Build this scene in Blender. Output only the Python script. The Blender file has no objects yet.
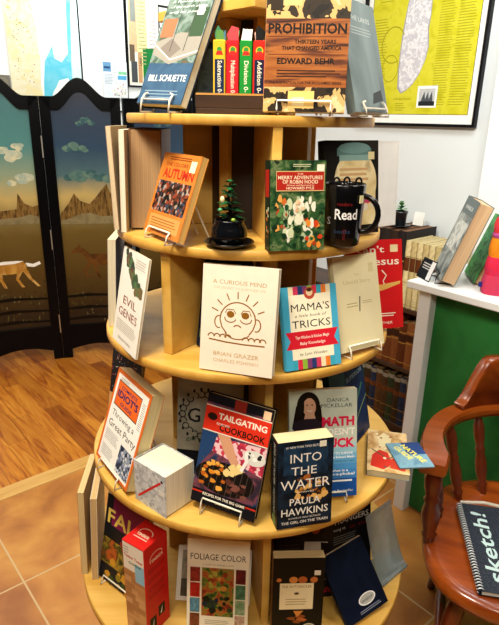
import bpy, math, random
from mathutils import Matrix, Vector
random.seed(7)
SC = bpy.context.scene
COL = SC.collection
R = math.radians
PI = math.pi

# ---------------------------------------------------------------- camera, world, lights, exposure
def make_camera():
    cd = bpy.data.cameras.new('camera'); co = bpy.data.objects.new('camera', cd); COL.objects.link(co)
    cd.sensor_fit = 'HORIZONTAL'; cd.sensor_width = 36.0; cd.lens = 555.0 / 499.0 * 36.0
    cd.clip_start = 0.02
    p, r = R(19.35), R(1.157)
    fw = Vector((0, math.cos(p), -math.sin(p))); rt = Vector((1, 0, 0)); up = rt.cross(fw)
    rt2 = rt * math.cos(r) + up * math.sin(r); up2 = up * math.cos(r) - rt * math.sin(r)
    m = Matrix((rt2, up2, -fw)).transposed().to_4x4(); m.translation = (0, 0, 1.5)
    co.matrix_world = m
    SC.camera = co
make_camera()
w = bpy.data.worlds.new('world'); SC.world = w; w.use_nodes = True
w.node_tree.nodes['Background'].inputs[0].default_value = (1.0, 0.90, 0.78, 1)
w.node_tree.nodes['Background'].inputs[1].default_value = 0.02

def area(name, loc, target, size, power, color):
    l = bpy.data.lights.new(name, 'AREA'); l.shape = 'RECTANGLE'; l.size, l.size_y = size; l.energy = power; l.color = color
    o = bpy.data.objects.new(name, l); COL.objects.link(o); o.location = loc
    o.rotation_euler = (Vector(target) - Vector(loc)).to_track_quat('-Z', 'Y').to_euler()
    return o
area('ceiling_lamp_front', (-0.55, 0.52, 2.64), (-0.1, 1.2, 0.9), (0.6, 0.35), 52, (1.0, 0.91, 0.75))
area('ceiling_lamp_left', (-1.7, 2.4, 2.64), (-1.4, 2.6, 0), (0.9, 0.5), 21, (1.0, 0.93, 0.80))
area('ceiling_lamp_back', (-0.75, 3.6, 2.6), (-1.2, 4.2, 1.9), (0.8, 0.4), 13, (0.90, 0.97, 1.0))
area('ceiling_lamp_right', (0.60, 1.75, 2.64), (1.1, 2.6, 1.4), (0.6, 0.4), 14, (0.90, 0.97, 1.0))
area('ceiling_lamp_front_right', (1.05, 0.90, 2.64), (0.5, 1.5, 0.9), (0.5, 0.35), 19, (1.0, 0.93, 0.82))
area('front_fill_lamp', (0.10, -0.75, 2.64), (0.0, 1.3, 0.6), (0.8, 0.4), 26, (1.0, 0.92, 0.78))  # added fill light behind the camera, brightens the lower tiers
SC.view_settings.view_transform = 'Standard'
SC.view_settings.look = 'None'
SC.view_settings.exposure = -0.04
SC.view_settings.gamma = 1.0
SC.view_settings.use_curve_mapping = False

# ---------------------------------------------------------------- materials
_M = {}
def lin(h):
    h = h.lstrip('#'); h = h if len(h) == 6 else ''.join(x*2 for x in h); c = [int(h[i:i+2], 16) / 255 for i in (0, 2, 4)]
    return tuple((x / 12.92 if x <= 0.04045 else ((x + 0.055) / 1.055) ** 2.4) for x in c) + (1,)
def _new(name):
    m = bpy.data.materials.new(name); m.use_nodes = True
    return m, m.node_tree.nodes, m.node_tree.links, m.node_tree.nodes['Principled BSDF']
def col(h, rough=0.5, metal=0.0, var=0.06, scale=40, coat=0.0, trans=0.0, alpha=1.0, spec=0.5):
    """plain surface with a slight procedural mottling"""
    k = ('c', h, rough, metal, var, scale, coat, trans, alpha)
    if k in _M: return _M[k]
    m, N, L, b = _new('surface_' + h.strip('#'))
    b.inputs['Roughness'].default_value = rough; b.inputs['Metallic'].default_value = metal
    b.inputs['Coat Weight'].default_value = coat; b.inputs['Coat Roughness'].default_value = 0.08
    b.inputs['Transmission Weight'].default_value = trans; b.inputs['Alpha'].default_value = alpha
    if rough >= 0.3 and not metal: b.inputs['Specular IOR Level'].default_value = 0.13
    c = lin(h)
    tc = N.new('ShaderNodeTexCoord'); nz = N.new('ShaderNodeTexNoise'); nz.inputs['Scale'].default_value = scale
    rp = N.new('ShaderNodeValToRGB')
    rp.color_ramp.elements[0].position = 0.3; rp.color_ramp.elements[1].position = 0.7
    rp.color_ramp.elements[0].color = tuple(max(0, x * (1 - var)) for x in c[:3]) + (1,)
    rp.color_ramp.elements[1].color = tuple(min(1, x * (1 + var)) for x in c[:3]) + (1,)
    L.new(tc.outputs['Object'], nz.inputs['Vector']); L.new(nz.outputs['Fac'], rp.inputs['Fac']); L.new(rp.outputs['Color'], b.inputs['Base Color'])
    _M[k] = m
    return m
def ramp_nodes(N, stops, const=False):
    rp = N.new('ShaderNodeValToRGB'); cr = rp.color_ramp
    cr.interpolation = 'CONSTANT' if const else 'LINEAR'
    while len(cr.elements) < len(stops): cr.elements.new(0.5)
    for e, (p, h) in zip(cr.elements, stops): e.position = p; e.color = lin(h)
    return rp
def photo(name, cols, scale=60, kind='noise', detail=3, rough=0.4, stretch=(1, 1, 1), distort=0.6, const=False):
    """printed picture: a procedural mix of colours"""
    k = ('p', name)
    if k in _M: return _M[k]
    m, N, L, b = _new(name); b.inputs['Roughness'].default_value = rough; b.inputs['Specular IOR Level'].default_value = 0.16
    tc = N.new('ShaderNodeTexCoord'); mp = N.new('ShaderNodeMapping'); mp.inputs['Scale'].default_value = stretch
    L.new(tc.outputs['Object'], mp.inputs['Vector'])
    n = len(cols); stops = [(0.28 + 0.44 * i / max(1, n - 1), c) for i, c in enumerate(cols)]
    if kind == 'voronoi':
        t = N.new('ShaderNodeTexVoronoi'); t.inputs['Scale'].default_value = scale
        sep = N.new('ShaderNodeSeparateColor'); L.new(mp.outputs['Vector'], t.inputs['Vector']); L.new(t.outputs['Color'], sep.inputs['Color'])
        f = sep.outputs[0]; stops = [(i / n, c) for i, c in enumerate(cols)]; const = True
    else:
        t = N.new('ShaderNodeTexNoise'); t.inputs['Scale'].default_value = scale; t.inputs['Detail'].default_value = detail; t.inputs['Distortion'].default_value = distort
        L.new(mp.outputs['Vector'], t.inputs['Vector']); f = t.outputs['Fac']
    rp = ramp_nodes(N, stops, const); L.new(f, rp.inputs['Fac']); L.new(rp.outputs['Color'], b.inputs['Base Color'])
    _M[k] = m
    return m
def wood(name, c1, c2, axis='X', scale=6, rough=0.4, fine=40, coat=0.0):
    k = ('w', name)
    if k in _M: return _M[k]
    m, N, L, b = _new(name); b.inputs['Roughness'].default_value = rough; b.inputs['Coat Weight'].default_value = coat
    b.inputs['Coat Roughness'].default_value = 0.15
    tc = N.new('ShaderNodeTexCoord'); mp = N.new('ShaderNodeMapping')
    s = [fine] * 3; s['XYZ'.index(axis)] = fine / 12; mp.inputs['Scale'].default_value = s
    nz = N.new('ShaderNodeTexNoise'); nz.inputs['Scale'].default_value = 1.0; nz.inputs['Detail'].default_value = 4; nz.inputs['Distortion'].default_value = 0.7
    rp = ramp_nodes(N, [(0.3, c1), (0.7, c2)])
    L.new(tc.outputs['Object'], mp.inputs['Vector']); L.new(mp.outputs['Vector'], nz.inputs['Vector']); L.new(nz.outputs['Fac'], rp.inputs['Fac']); L.new(rp.outputs['Color'], b.inputs['Base Color'])
    _M[k] = m
    return m
def pages(h='#e3d3a8'):
    k = ('pg', h)
    if k in _M: return _M[k]
    m, N, L, b = _new('page_edges'); b.inputs['Roughness'].default_value = 0.8
    tc = N.new('ShaderNodeTexCoord'); mp = N.new('ShaderNodeMapping'); mp.inputs['Scale'].default_value = (6, 900, 6)
    nz = N.new('ShaderNodeTexNoise'); nz.inputs['Scale'].default_value = 1.0; nz.inputs['Detail'].default_value = 1
    c = lin(h); rp = N.new('ShaderNodeValToRGB')
    rp.color_ramp.elements[0].position = 0.3; rp.color_ramp.elements[1].position = 0.7
    rp.color_ramp.elements[0].color = tuple(x * 0.72 for x in c[:3]) + (1,); rp.color_ramp.elements[1].color = c
    L.new(tc.outputs['Object'], mp.inputs['Vector']); L.new(mp.outputs['Vector'], nz.inputs['Vector']); L.new(nz.outputs['Fac'], rp.inputs['Fac']); L.new(rp.outputs['Color'], b.inputs['Base Color'])
    _M[k] = m
    return m

# ---------------------------------------------------------------- mesh building
class MB:
    def __init__(s): s.v = []; s.f = []; s.mi = []; s.mats = []; s.sm = []
    def mat(s, m):
        if m not in s.mats: s.mats.append(m)
        return s.mats.index(m)
    def add(s, vs, fs, m, T=None, smooth=False):
        o = len(s.v); k = s.mat(m)
        for v in vs: s.v.append(tuple(T @ Vector(v)) if T is not None else tuple(v))
        for f in fs: s.f.append([o + i for i in f]); s.mi.append(k); s.sm.append(smooth)
    def box(s, a, b, m, T=None):
        x0, y0, z0 = a; x1, y1, z1 = b
        vs = [(x0,y0,z0),(x1,y0,z0),(x1,y1,z0),(x0,y1,z0),(x0,y0,z1),(x1,y0,z1),(x1,y1,z1),(x0,y1,z1)]
        s.add(vs, [(0,3,2,1),(4,5,6,7),(0,1,5,4),(1,2,6,5),(2,3,7,6),(3,0,4,7)], m, T)
    def bbox(s, a, b, m, bv=0.002, T=None):
        """box with chamfered edges (octagonal section along x/y, chamfer top and bottom)"""
        x0, y0, z0 = a; x1, y1, z1 = b; c = bv
        def ring(i, z):
            return [(x0+i+c,y0+i,z),(x1-i-c,y0+i,z),(x1-i,y0+i+c,z),(x1-i,y1-i-c,z),(x1-i-c,y1-i,z),(x0+i+c,y1-i,z),(x0+i,y1-i-c,z),(x0+i,y0+i+c,z)]
        rs = [ring(c, z0), ring(0, z0+c), ring(0, z1-c), ring(c, z1)]
        vs = [v for r in rs for v in r]; fs = [tuple(range(7, -1, -1)), tuple(range(24, 32))]
        for j in range(3):
            for i in range(8):
                fs.append((j*8+i, j*8+(i+1)%8, j*8+8+(i+1)%8, j*8+8+i))
        s.add(vs, fs, m, T)
    def prism(s, pts, y0, y1, m, T=None):
        """polygon in x,z extruded from y0 (front) to y1"""
        n = len(pts); vs = [(x, y0, z) for x, z in pts] + [(x, y1, z) for x, z in pts]
        fs = [tuple(range(n)), tuple(range(2*n-1, n-1, -1))] + [(i, i+n, (i+1)%n+n, (i+1)%n) for i in range(n)]
        s.add(vs, fs, m, T)
    def flat(s, pts, z0, z1, m, T=None):
        """polygon in x,y extruded up"""
        n = len(pts); vs = [(x, y, z0) for x, y in pts] + [(x, y, z1) for x, y in pts]
        fs = [tuple(range(n-1, -1, -1)), tuple(range(n, 2*n))] + [(i, (i+1)%n, (i+1)%n+n, i+n) for i in range(n)]
        s.add(vs, fs, m, T)
    def lathe(s, prof, m, seg=32, T=None, caps=True):
        vs = []; fs = []; n = len(prof)
        for r, z in prof:
            for i in range(seg): a = 2*PI*i/seg; vs.append((r*math.cos(a), r*math.sin(a), z))
        for j in range(n-1):
            for i in range(seg): fs.append((j*seg+i, j*seg+(i+1)%seg, (j+1)*seg+(i+1)%seg, (j+1)*seg+i))
        s.add(vs, fs, m, T, True)
        if caps:
            s.add(vs[:seg], [tuple(range(seg-1, -1, -1))], m, T); s.add(vs[-seg:], [tuple(range(seg))], m, T)
    def tube(s, pts, r, m, seg=8, T=None, closed=False):
        P = [Vector(p) for p in pts]; n = len(P); vs = []; fs = []
        rr = r if isinstance(r, (list, tuple)) else [r]*n
        up = None
        for i in range(n):
            a = P[(i-1) % n] if (closed or i > 0) else P[i]; b = P[(i+1) % n] if (closed or i < n-1) else P[i]
            t = (b - a).normalized()
            if up is None:
                up = Vector((0, 0, 1)) if abs(t.z) < 0.9 else Vector((1, 0, 0))
            u = (up - t * up.dot(t));
            if u.length < 1e-6: u = t.orthogonal()
            u.normalize(); w_ = t.cross(u); up = u
            for k in range(seg):
                q = 2*PI*k/seg; vs.append(P[i] + (u*math.cos(q) + w_*math.sin(q)) * rr[i])
        for i in range(n if closed else n-1):
            j = (i+1) % n
            for k in range(seg): fs.append((i*seg+k, i*seg+(k+1)%seg, j*seg+(k+1)%seg, j*seg+k))
        s.add(vs, fs, m, T, True)
        if not closed: s.add(vs[:seg], [tuple(range(seg-1, -1, -1))], m, T); s.add(vs[-seg:], [tuple(range(seg))], m, T)
    def ball(s, c, r, m, T=None, seg=12, rings=8):
        rx, ry, rz = r if isinstance(r, (tuple, list)) else (r, r, r); vs = []; fs = []
        for j in range(rings+1):
            th = PI*j/rings
            for i in range(seg): a = 2*PI*i/seg; vs.append((c[0]+rx*math.sin(th)*math.cos(a), c[1]+ry*math.sin(th)*math.sin(a), c[2]-rz*math.cos(th)))
        for j in range(rings):
            for i in range(seg): fs.append((j*seg+i, j*seg+(i+1)%seg, (j+1)*seg+(i+1)%seg, (j+1)*seg+i))
        s.add(vs, fs, m, T, True)
    def build(s, name, parent=None, loc=None, rot=None, kind=None):
        me = bpy.data.meshes.new(name); me.from_pydata(s.v, [], s.f)
        for m in s.mats: me.materials.append(m)
        me.polygons.foreach_set('material_index', s.mi); me.polygons.foreach_set('use_smooth', s.sm); me.update()
        o = bpy.data.objects.new(name, me); COL.objects.link(o)
        if parent: o.parent = parent
        if loc is not None: o.location = loc
        if rot is not None: o.rotation_euler = rot
        if kind: o['kind'] = kind
        return o
def empty(name, loc, label, cat, group=None, rot=(0, 0, 0), mode='XYZ'):
    o = bpy.data.objects.new(name, None); COL.objects.link(o); o.empty_display_size = 0.05
    o.location = loc; o.rotation_mode = mode; o.rotation_euler = rot
    return tag(o, label, cat, group)
def tag(o, label, cat, group=None):
    o['label'] = label; o['category'] = cat
    if group: o['group'] = group
    return o
def copy_tree(o, parent=None):
    c = o.copy(); COL.objects.link(c); c.parent = parent
    for ch in list(o.children): copy_tree(ch, c)
    return c
_T = {}
def textmesh(s, bold=0.0, shear=0.0, res=2):
    k = (s, bold, shear)
    if k in _T: return _T[k]
    cu = bpy.data.curves.new('txt', 'FONT'); cu.body = s; cu.size = 1; cu.resolution_u = res; cu.offset = bold; cu.shear = shear; cu.fill_mode = 'FRONT'
    ob = bpy.data.objects.new('txt', cu); COL.objects.link(ob)
    dg = bpy.context.evaluated_depsgraph_get(); dg.update()
    me = bpy.data.meshes.new_from_object(ob.evaluated_get(dg))
    vs = [(v.co.x, v.co.y) for v in me.vertices]; fs = [tuple(p.vertices) for p in me.polygons]
    bpy.data.objects.remove(ob); bpy.data.curves.remove(cu); bpy.data.meshes.remove(me)
    if not vs: vs = [(0, 0)]; fs = []
    x0 = min(v[0] for v in vs); x1 = max(v[0] for v in vs)
    vs = [(x - x0, y) for x, y in vs]
    _T[k] = (vs, fs, x1 - x0)
    return _T[k]
class Print:
    """flat printing laid on a face: u to the right, v up (fractions of w, h); f(u_m, v_m, layer) gives the local point"""
    def __init__(s, mb, w, h, f): s.mb, s.w, s.h, s.f, s.k = mb, w, h, f, 1
    def _add(s, pts, faces, m):
        s.mb.add([s.f(x, y, s.k) for x, y in pts], faces, m); s.k += 1
    def rect(s, u0, v0, u1, v1, m): s._add([(u0*s.w, v0*s.h), (u1*s.w, v0*s.h), (u1*s.w, v1*s.h), (u0*s.w, v1*s.h)], [(0, 1, 2, 3)], m)
    def poly(s, pts, m): s._add([(u*s.w, v*s.h) for u, v in pts], [tuple(range(len(pts)))], m)
    def ell(s, cu, cv, ru, rv, m, n=20, a=0, b=360):
        s._add([(cu*s.w + ru*s.w*math.cos(R(a+(b-a)*i/(n if b-a < 360 else n))), cv*s.h + rv*s.w*math.sin(R(a+(b-a)*i/n))) for i in range(n if b-a >= 360 else n+1)], [tuple(range(n if b-a >= 360 else n+1))], m)
    def ring(s, cu, cv, ru, rv, th, m, n=24, a=0, b=360):
        P = []
        for i in range(n+1):
            q = R(a+(b-a)*i/n); P.append((cu*s.w + ru*s.w*math.cos(q), cv*s.h + rv*s.w*math.sin(q)))
        s._line(P, th*s.w, m)
    def line(s, pts, th, m): s._line([(u*s.w, v*s.h) for u, v in pts], th*s.w, m)
    def _line(s, P, th, m):
        vs = []; fs = []
        for i, p in enumerate(P):
            a = P[max(0, i-1)]; b = P[min(len(P)-1, i+1)]; dx, dy = b[0]-a[0], b[1]-a[1]; l = math.hypot(dx, dy) or 1
            nx, ny = -dy/l*th/2, dx/l*th/2; vs += [(p[0]+nx, p[1]+ny), (p[0]-nx, p[1]-ny)]
        for i in range(len(P)-1): fs.append((2*i, 2*i+1, 2*i+3, 2*i+2))
        s._add(vs, fs, m)
    def text(s, t, u, v, size, m, align='c', bold=0.0, shear=0.0, width=None, ang=0):
        vs, fs, wd = textmesh(t, bold, shear); sz = size*s.h; sx = sz
        if width and wd > 0: sx = width*s.w/wd
        off = {'c': -wd*sx/2, 'l': 0, 'r': -wd*sx}[align]; ca, sa = math.cos(R(ang)), math.sin(R(ang))
        P = []
        for x, y in vs:
            X, Y = x*sx+off, y*sz; P.append((u*s.w + X*ca - Y*sa, v*s.h + X*sa + Y*ca))
        s._add(P, fs, m)
    def lines(s, u0, u1, v0, v1, n, m, th=0.35, ragged=0.15):
        """rows of small print as thin bars"""
        st = (v1-v0)/n
        for i in range(n):
            r = ragged*random.random()*(u1-u0); s.k -= 1 if i else 0
            s.rect(u0, v0+i*st, u1-r, v0+i*st+st*th, m)
    def blobs(s, u0, u1, v0, v1, n, cols, r0, r1, asp=1.0):
        for i in range(n):
            cu, cv, r = random.uniform(u0, u1), random.uniform(v0, v1), random.uniform(r0, r1)
            k = random.randint(6, 9); ph = random.random()*6
            s.poly([(cu + r*math.cos(ph+2*PI*j/k)*random.uniform(.6, 1.1), cv + r*asp*s.w/s.h*math.sin(ph+2*PI*j/k)*random.uniform(.6, 1.1)) for j in range(k)], random.choice(cols))

EPS = 0.000012
# ---------------------------------------------------------------- room axes: A to the right and back, B to the right and front
TH = R(40.5)
def W(a, b, z=0): return Vector((math.cos(TH)*a + math.sin(TH)*b, math.sin(TH)*a - math.cos(TH)*b, z))
RZ = TH  # an object turned by RZ has its x along A and its y along -B

# ---------------------------------------------------------------- setting
def structure(o): o['kind'] = 'structure'; return o
def floor_mat_tile():
    m, N, L, b = _new('terracotta_tile'); b.inputs['Roughness'].default_value = 0.38
    tc = N.new('ShaderNodeTexCoord'); mp = N.new('ShaderNodeMapping'); mp.inputs['Location'].default_value = (-0.386 + 0.0, -1.6, 0)
    br = N.new('ShaderNodeTexBrick'); br.offset = 0; br.squash = 1
    br.inputs['Scale'].default_value = 1; br.inputs['Brick Width'].default_value = 0.4815; br.inputs['Row Height'].default_value = 0.4815; br.inputs['Mortar Size'].default_value = 0.0038; br.inputs['Mortar Smooth'].default_value = 0.3
    br.inputs['Color1'].default_value = (1, 1, 1, 1); br.inputs['Color2'].default_value = (0.82, 0.82, 0.82, 1); br.inputs['Mortar'].default_value = (0, 0, 0, 1)
    n1 = N.new('ShaderNodeTexNoise'); n1.inputs['Scale'].default_value = 5; n1.inputs['Detail'].default_value = 6; n1.inputs['Distortion'].default_value = 0.5
    rp = ramp_nodes(N, [(0.30, '#a0602a'), (0.5, '#c2823a'), (0.68, '#d49c4c')])
    mx = N.new('ShaderNodeMix'); mx.data_type = 'RGBA'; mx.blend_type = 'MULTIPLY'; mx.inputs[0].default_value = 0.6
    gm = N.new('ShaderNodeMix'); gm.data_type = 'RGBA'; gm.inputs['B'].default_value = lin('#cdae7e')
    L.new(tc.outputs['Object'], mp.inputs['Vector']); L.new(mp.outputs['Vector'], br.inputs['Vector']); L.new(tc.outputs['Object'], n1.inputs['Vector'])
    L.new(n1.outputs['Fac'], rp.inputs['Fac']); L.new(rp.outputs['Color'], mx.inputs['A']); L.new(br.outputs['Color'], mx.inputs['B'])
    L.new(mx.outputs['Result'], gm.inputs['A']); L.new(br.outputs['Fac'], gm.inputs['Factor']); L.new(gm.outputs['Result'], b.inputs['Base Color'])
    bp = N.new('ShaderNodeBump'); bp.inputs['Strength'].default_value = 0.25; bp.inputs['Distance'].default_value = 0.004; bp.invert = True
    L.new(br.outputs['Fac'], bp.inputs['Height']); L.new(bp.outputs['Normal'], b.inputs['Normal'])
    return m
def floor_mat_wood():
    m, N, L, b = _new('oak_planks'); b.inputs['Roughness'].default_value = 0.28
    tc = N.new('ShaderNodeTexCoord'); mp = N.new('ShaderNodeMapping'); mp.inputs['Rotation'].default_value = (0, 0, R(90))
    br = N.new('ShaderNodeTexBrick'); br.offset = 0.37
    br.inputs['Scale'].default_value = 1; br.inputs['Brick Width'].default_value = 0.62; br.inputs['Row Height'].default_value = 0.088; br.inputs['Mortar Size'].default_value = 0.0009; br.inputs['Mortar Smooth'].default_value = 0.1
    br.inputs['Color1'].default_value = lin('#8e541c'); br.inputs['Color2'].default_value = lin('#dca448'); br.inputs['Mortar'].default_value = lin('#7a4a1c'); br.inputs['Bias'].default_value = 0.0
    mp2 = N.new('ShaderNodeMapping'); mp2.inputs['Scale'].default_value = (20, 2.2, 1)
    n1 = N.new('ShaderNodeTexNoise'); n1.inputs['Scale'].default_value = 1.3; n1.inputs['Detail'].default_value = 5; n1.inputs['Distortion'].default_value = 1.8
    rp = ramp_nodes(N, [(0.32, '#a85c22'), (0.46, '#e0b270'), (0.7, '#ffe9c0')])
    mx = N.new('ShaderNodeMix'); mx.data_type = 'RGBA'; mx.blend_type = 'MULTIPLY'; mx.inputs[0].default_value = 0.85
    L.new(tc.outputs['Object'], mp.inputs['Vector']); L.new(mp.outputs['Vector'], br.inputs['Vector']); L.new(tc.outputs['Object'], mp2.inputs['Vector']); L.new(mp2.outputs['Vector'], n1.inputs['Vector'])
    L.new(n1.outputs['Fac'], rp.inputs['Fac']); L.new(br.outputs['Color'], mx.inputs['A']); L.new(rp.outputs['Color'], mx.inputs['B']); L.new(mx.outputs['Result'], b.inputs['Base Color'])
    return m
# local frame of the room shell: x = a, y = -b
mb = MB(); mb.box((-2.6, -3.0, -0.05), (2.62, 2.08, 0), floor_mat_tile()); structure(mb.build('floor', rot=(0, 0, RZ)))
mb = MB(); mb.box((-2.6, 2.16, -0.05), (2.62, 4.0, 0), floor_mat_wood()); structure(mb.build('floor_wood', rot=(0, 0, RZ)))
mb = MB(); mb.prism([(-2.6, -0.05), (2.62, -0.05), (2.62, 0.004), (-2.6, 0.004)], 2.08, 2.16, wood('threshold_oak', '#c8974c', '#dfb46a', 'X', fine=30)); structure(mb.build('trim_1', rot=(0, 0, RZ)))
white = col('#d9e1e6', 0.75, var=0.02, scale=3)
mb = MB(); mb.box((2.45, 1.256, 0), (2.55, 4.0, 2.75), white)
wr = structure(mb.build('wall_right', rot=(0, 0, RZ)))
mb = MB(); mb.box((2.40, 0.2, 0), (2.55, 1.256, 2.75), col('#f6f8fa', 0.7, var=0.02, scale=3)); structure(mb.build('wall_right_return', rot=(0, 0, RZ)))
mb = MB(); mb.box((-2.6, 3.75, 0), (2.45, 3.85, 2.75), col('#f3f7f6', 0.75, var=0.02, scale=3)); structure(mb.build('wall_left', rot=(0, 0, RZ)))
mb = MB(); mb.box((-2.6, -3.0, 2.75), (2.62, 4.0, 2.82), col('#c6bdae', 0.8, var=0.02, scale=3)); structure(mb.build('ceiling', rot=(0, 0, RZ)))
mb = MB(); mb.box((2.43, 1.256, 0), (2.45, 3.75, 0.09), col('#e9e6df', 0.6)); structure(mb.build('baseboard_right', rot=(0, 0, RZ)))
mb = MB(); mb.box((-2.6, 3.73, 0), (2.43, 3.75, 0.09), col('#e9e6df', 0.6)); structure(mb.build('baseboard_left', rot=(0, 0, RZ)))

# ---------------------------------------------------------------- wall charts
black = col('#0c0c10', 0.35); wht = col('#f4f4f2', 0.6, var=0.03)
def wall_frame(name, label, cat, w, h, loc, rz, fr, fw, fm, print_fn, base, depth=0.02):
    """picture hung on a wall: local x right, z up, front at -y"""
    e = empty(name, loc, label, cat, rot=(0, 0, rz))
    if fr:
        f = MB()
        for a, b in (((0, 0, ), (w, fw)), ((0, h-fw), (w, h)), ((0, fw), (fw, h-fw)), ((w-fw, fw), (w, h-fw))):
            f.box((a[0], -depth, a[1]), (b[0], 0, b[1]), fm)
        f.build('frame', e)
    s = MB(); i = fw if fr else 0
    s.box((i, -0.008, i), (w-i, 0, h-i), base)
    p = Print(s, w, h, lambda u, v, k: (u, -0.008 - 0.00006*k, v)); print_fn(p)
    s.build('print', e)
    return e
# right wall: viewer's right is +B, so local x = +B  -> rotation puts x along B = (sin TH, -cos TH)
RZB = TH - PI/2
yel = photo('chart_yellow', ['#b9b51a', '#c9c526', '#d0cc36', '#bfbb1e'], 14, rough=0.5)
def p_yellow(p):
    ww = p.w; ink = col('#a09c1c', 0.6); land = photo('chart_land', ['#c9c9cf', '#e4e4ea', '#b9b9c4', '#dedee6'], 45); grey = col('#9a9aa4', 0.6)
    p.rect(0.035, 0.03, 0.965, 0.97, wht)
    p.rect(0.06, 0.065, 0.93, 0.95, col('#2a2a26', 0.6)); p.rect(0.064, 0.068, 0.926, 0.946, yel)
    L = [(.40,.95),(.395,.80),(.36,.66),(.345,.52),(.335,.42),(.335,.31),(.345,.215),(.375,.185),(.42,.20),(.47,.235),(.52,.29),(.56,.37),(.57,.44),(.55,.53),(.565,.60),(.56,.72),(.57,.82),(.575,.95)]
    p.poly([(x+random.uniform(-.006,.006), y) for x, y in L], grey); p.poly([(.45+(x-.45)*.93, .56+(y-.56)*.975) for x, y in L], land)
    for x0, x1, y0, y1, n in ((.63,.75,.12,.85,56),(.77,.90,.12,.95,60),(.09,.22,.10,.62,34),(.62,.76,.84,.86,2),(.13,.26,.70,.92,14)):
        p.lines(x0, x1, y0, y1, n, ink, 0.3, 0.2)
    p.ring(.27, .46, .10, .12, .008, ink, a=30, b=300); p.ring(.26, .33, .07, .09, .006, ink)
    p.text('LAKE MICHIGAN', .39, .15, .017, ink, bold=.01); p.lines(.34, .45, .09, .14, 4, ink, .3, .4)
    p.rect(.52, .105, .68, .225, wht); p.rect(.535, .115, .665, .21, col('#b9bdc0', .6)); p.rect(.535, .115, .665, .14, col('#20242a', .6))
    for x in (.57, .60, .63): p.poly([(x-.018, .14), (x+.02, .14), (x+.008, .195)], col('#4a5058', .6))
    p.rect(.62, .78, .86, .95, wht); p.rect(.635, .795, .845, .95, col('#39424e', .6)); p.rect(.635, .795, .845, .85, col('#7e8a92', .6))
wall_frame('framed_chart', 'yellow lake chart with a grey landmass in a thin black frame on right wall', 'framed chart', 0.665, 0.80, W(2.448, -2.003, 1.476), RZB, True, 0.013, black, p_yellow, wht, 0.025)

# left wall: local x = +A, rotation RZ
def p_map(p):
    sea = photo('map_sea', ['#7fd0e4', '#5fc6e0', '#98dcec'], 9); land = photo('map_land', ['#ece0a0', '#e6dcb4', '#ece6cc', '#e6d486'], 16); pale = col('#eef6f2', .6)
    p.rect(0, 0, 1, 1, pale)
    p.poly([(.0,0),(.0,1),(.36,1),(.34,.75),(.40,.5),(.42,.30),(.40,.16),(.42,.0)], land)
    p.poly([(.42,.0),(.44,.16),(.48,.30),(.60,.40),(.62,.32),(.72,.30),(.82,.36),(.84,.62),(.88,.84),(.92,1),(1,1),(1,0),(.8,0),(.85,.12),(.8,.20),(.66,.18),(.55,.08),(.50,0)], sea)
    p.poly([(.50,.0),(.56,.10),(.66,.17),(.78,.18),(.84,.10),(.82,0)], pale); p.poly([(.86,0),(.86,.3),(.90,.6),(.96,.95),(1,.95),(1,0)], col('#d8f3f4', .6))
    for c in ('#c9a45a', '#b06a50', '#6c8a5a', '#8a5a80'):
        for i in range(16): p.rect(*(lambda x, y: (x, y, x+.012, y+.006))(random.uniform(.04, .34), random.uniform(.03, .95)), col(c, .6))
    for i in range(14): p.rect(*(lambda x, y: (x, y, x+.01, y+.008))(random.uniform(.64, .78), random.uniform(.40, .9)), col('#d8899a', .6))
wall_frame('wall_map', 'pale sea and coast map poster at far left above the folding screen', 'map', 0.455, 0.90, W(1.247, -3.748, 1.54), RZ, False, 0, None, p_map, wht)
def p_blank(p): p.rect(.0, .0, 1, 1, col('#f6fafa', .5, var=.01))
wall_frame('white_board', 'blank white board with thin black side edges between map and notice board', 'whiteboard', 0.335, 0.95, W(1.704, -3.748, 1.52), RZ, True, 0.007, black, p_blank, wht, 0.012)
def p_flyer(p):
    p.rect(0, 0, 1, 1, col('#e3ecf2', .6)); p.rect(.02, .72, .34, .97, col('#6d9cc4', .6)); p.rect(.05, .80, .3, .86, col('#27507c', .6)); p.rect(.64, .66, .98, .74, col('#8ad0a0', .6)); p.rect(.6, .52, .97, .63, col('#5aa9d6', .6))
    p.rect(.38, .68, .60, .95, col('#f6f6f6', .6)); p.lines(.4, .58, .70, .93, 6, col('#9ab', .6)); p.lines(.06, .4, .4, .68, 7, col('#a8b0c0', .6)); p.rect(.36, .05, .98, .45, col('#f2f0ee', .6))
    p.blobs(.42, .92, .08, .42, 36, [col(c, .6) for c in ('#c46a7a', '#6a8ac4', '#e0b060', '#7ab08a', '#8a6ab0')], .012, .03)
wall_frame('wall_flyer', 'small colourful visitor flyer stuck on the blank white board', 'flyer', 0.18, 0.235, W(1.848, -3.734, 1.605), RZ, False, 0, None, p_flyer, wht)
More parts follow.
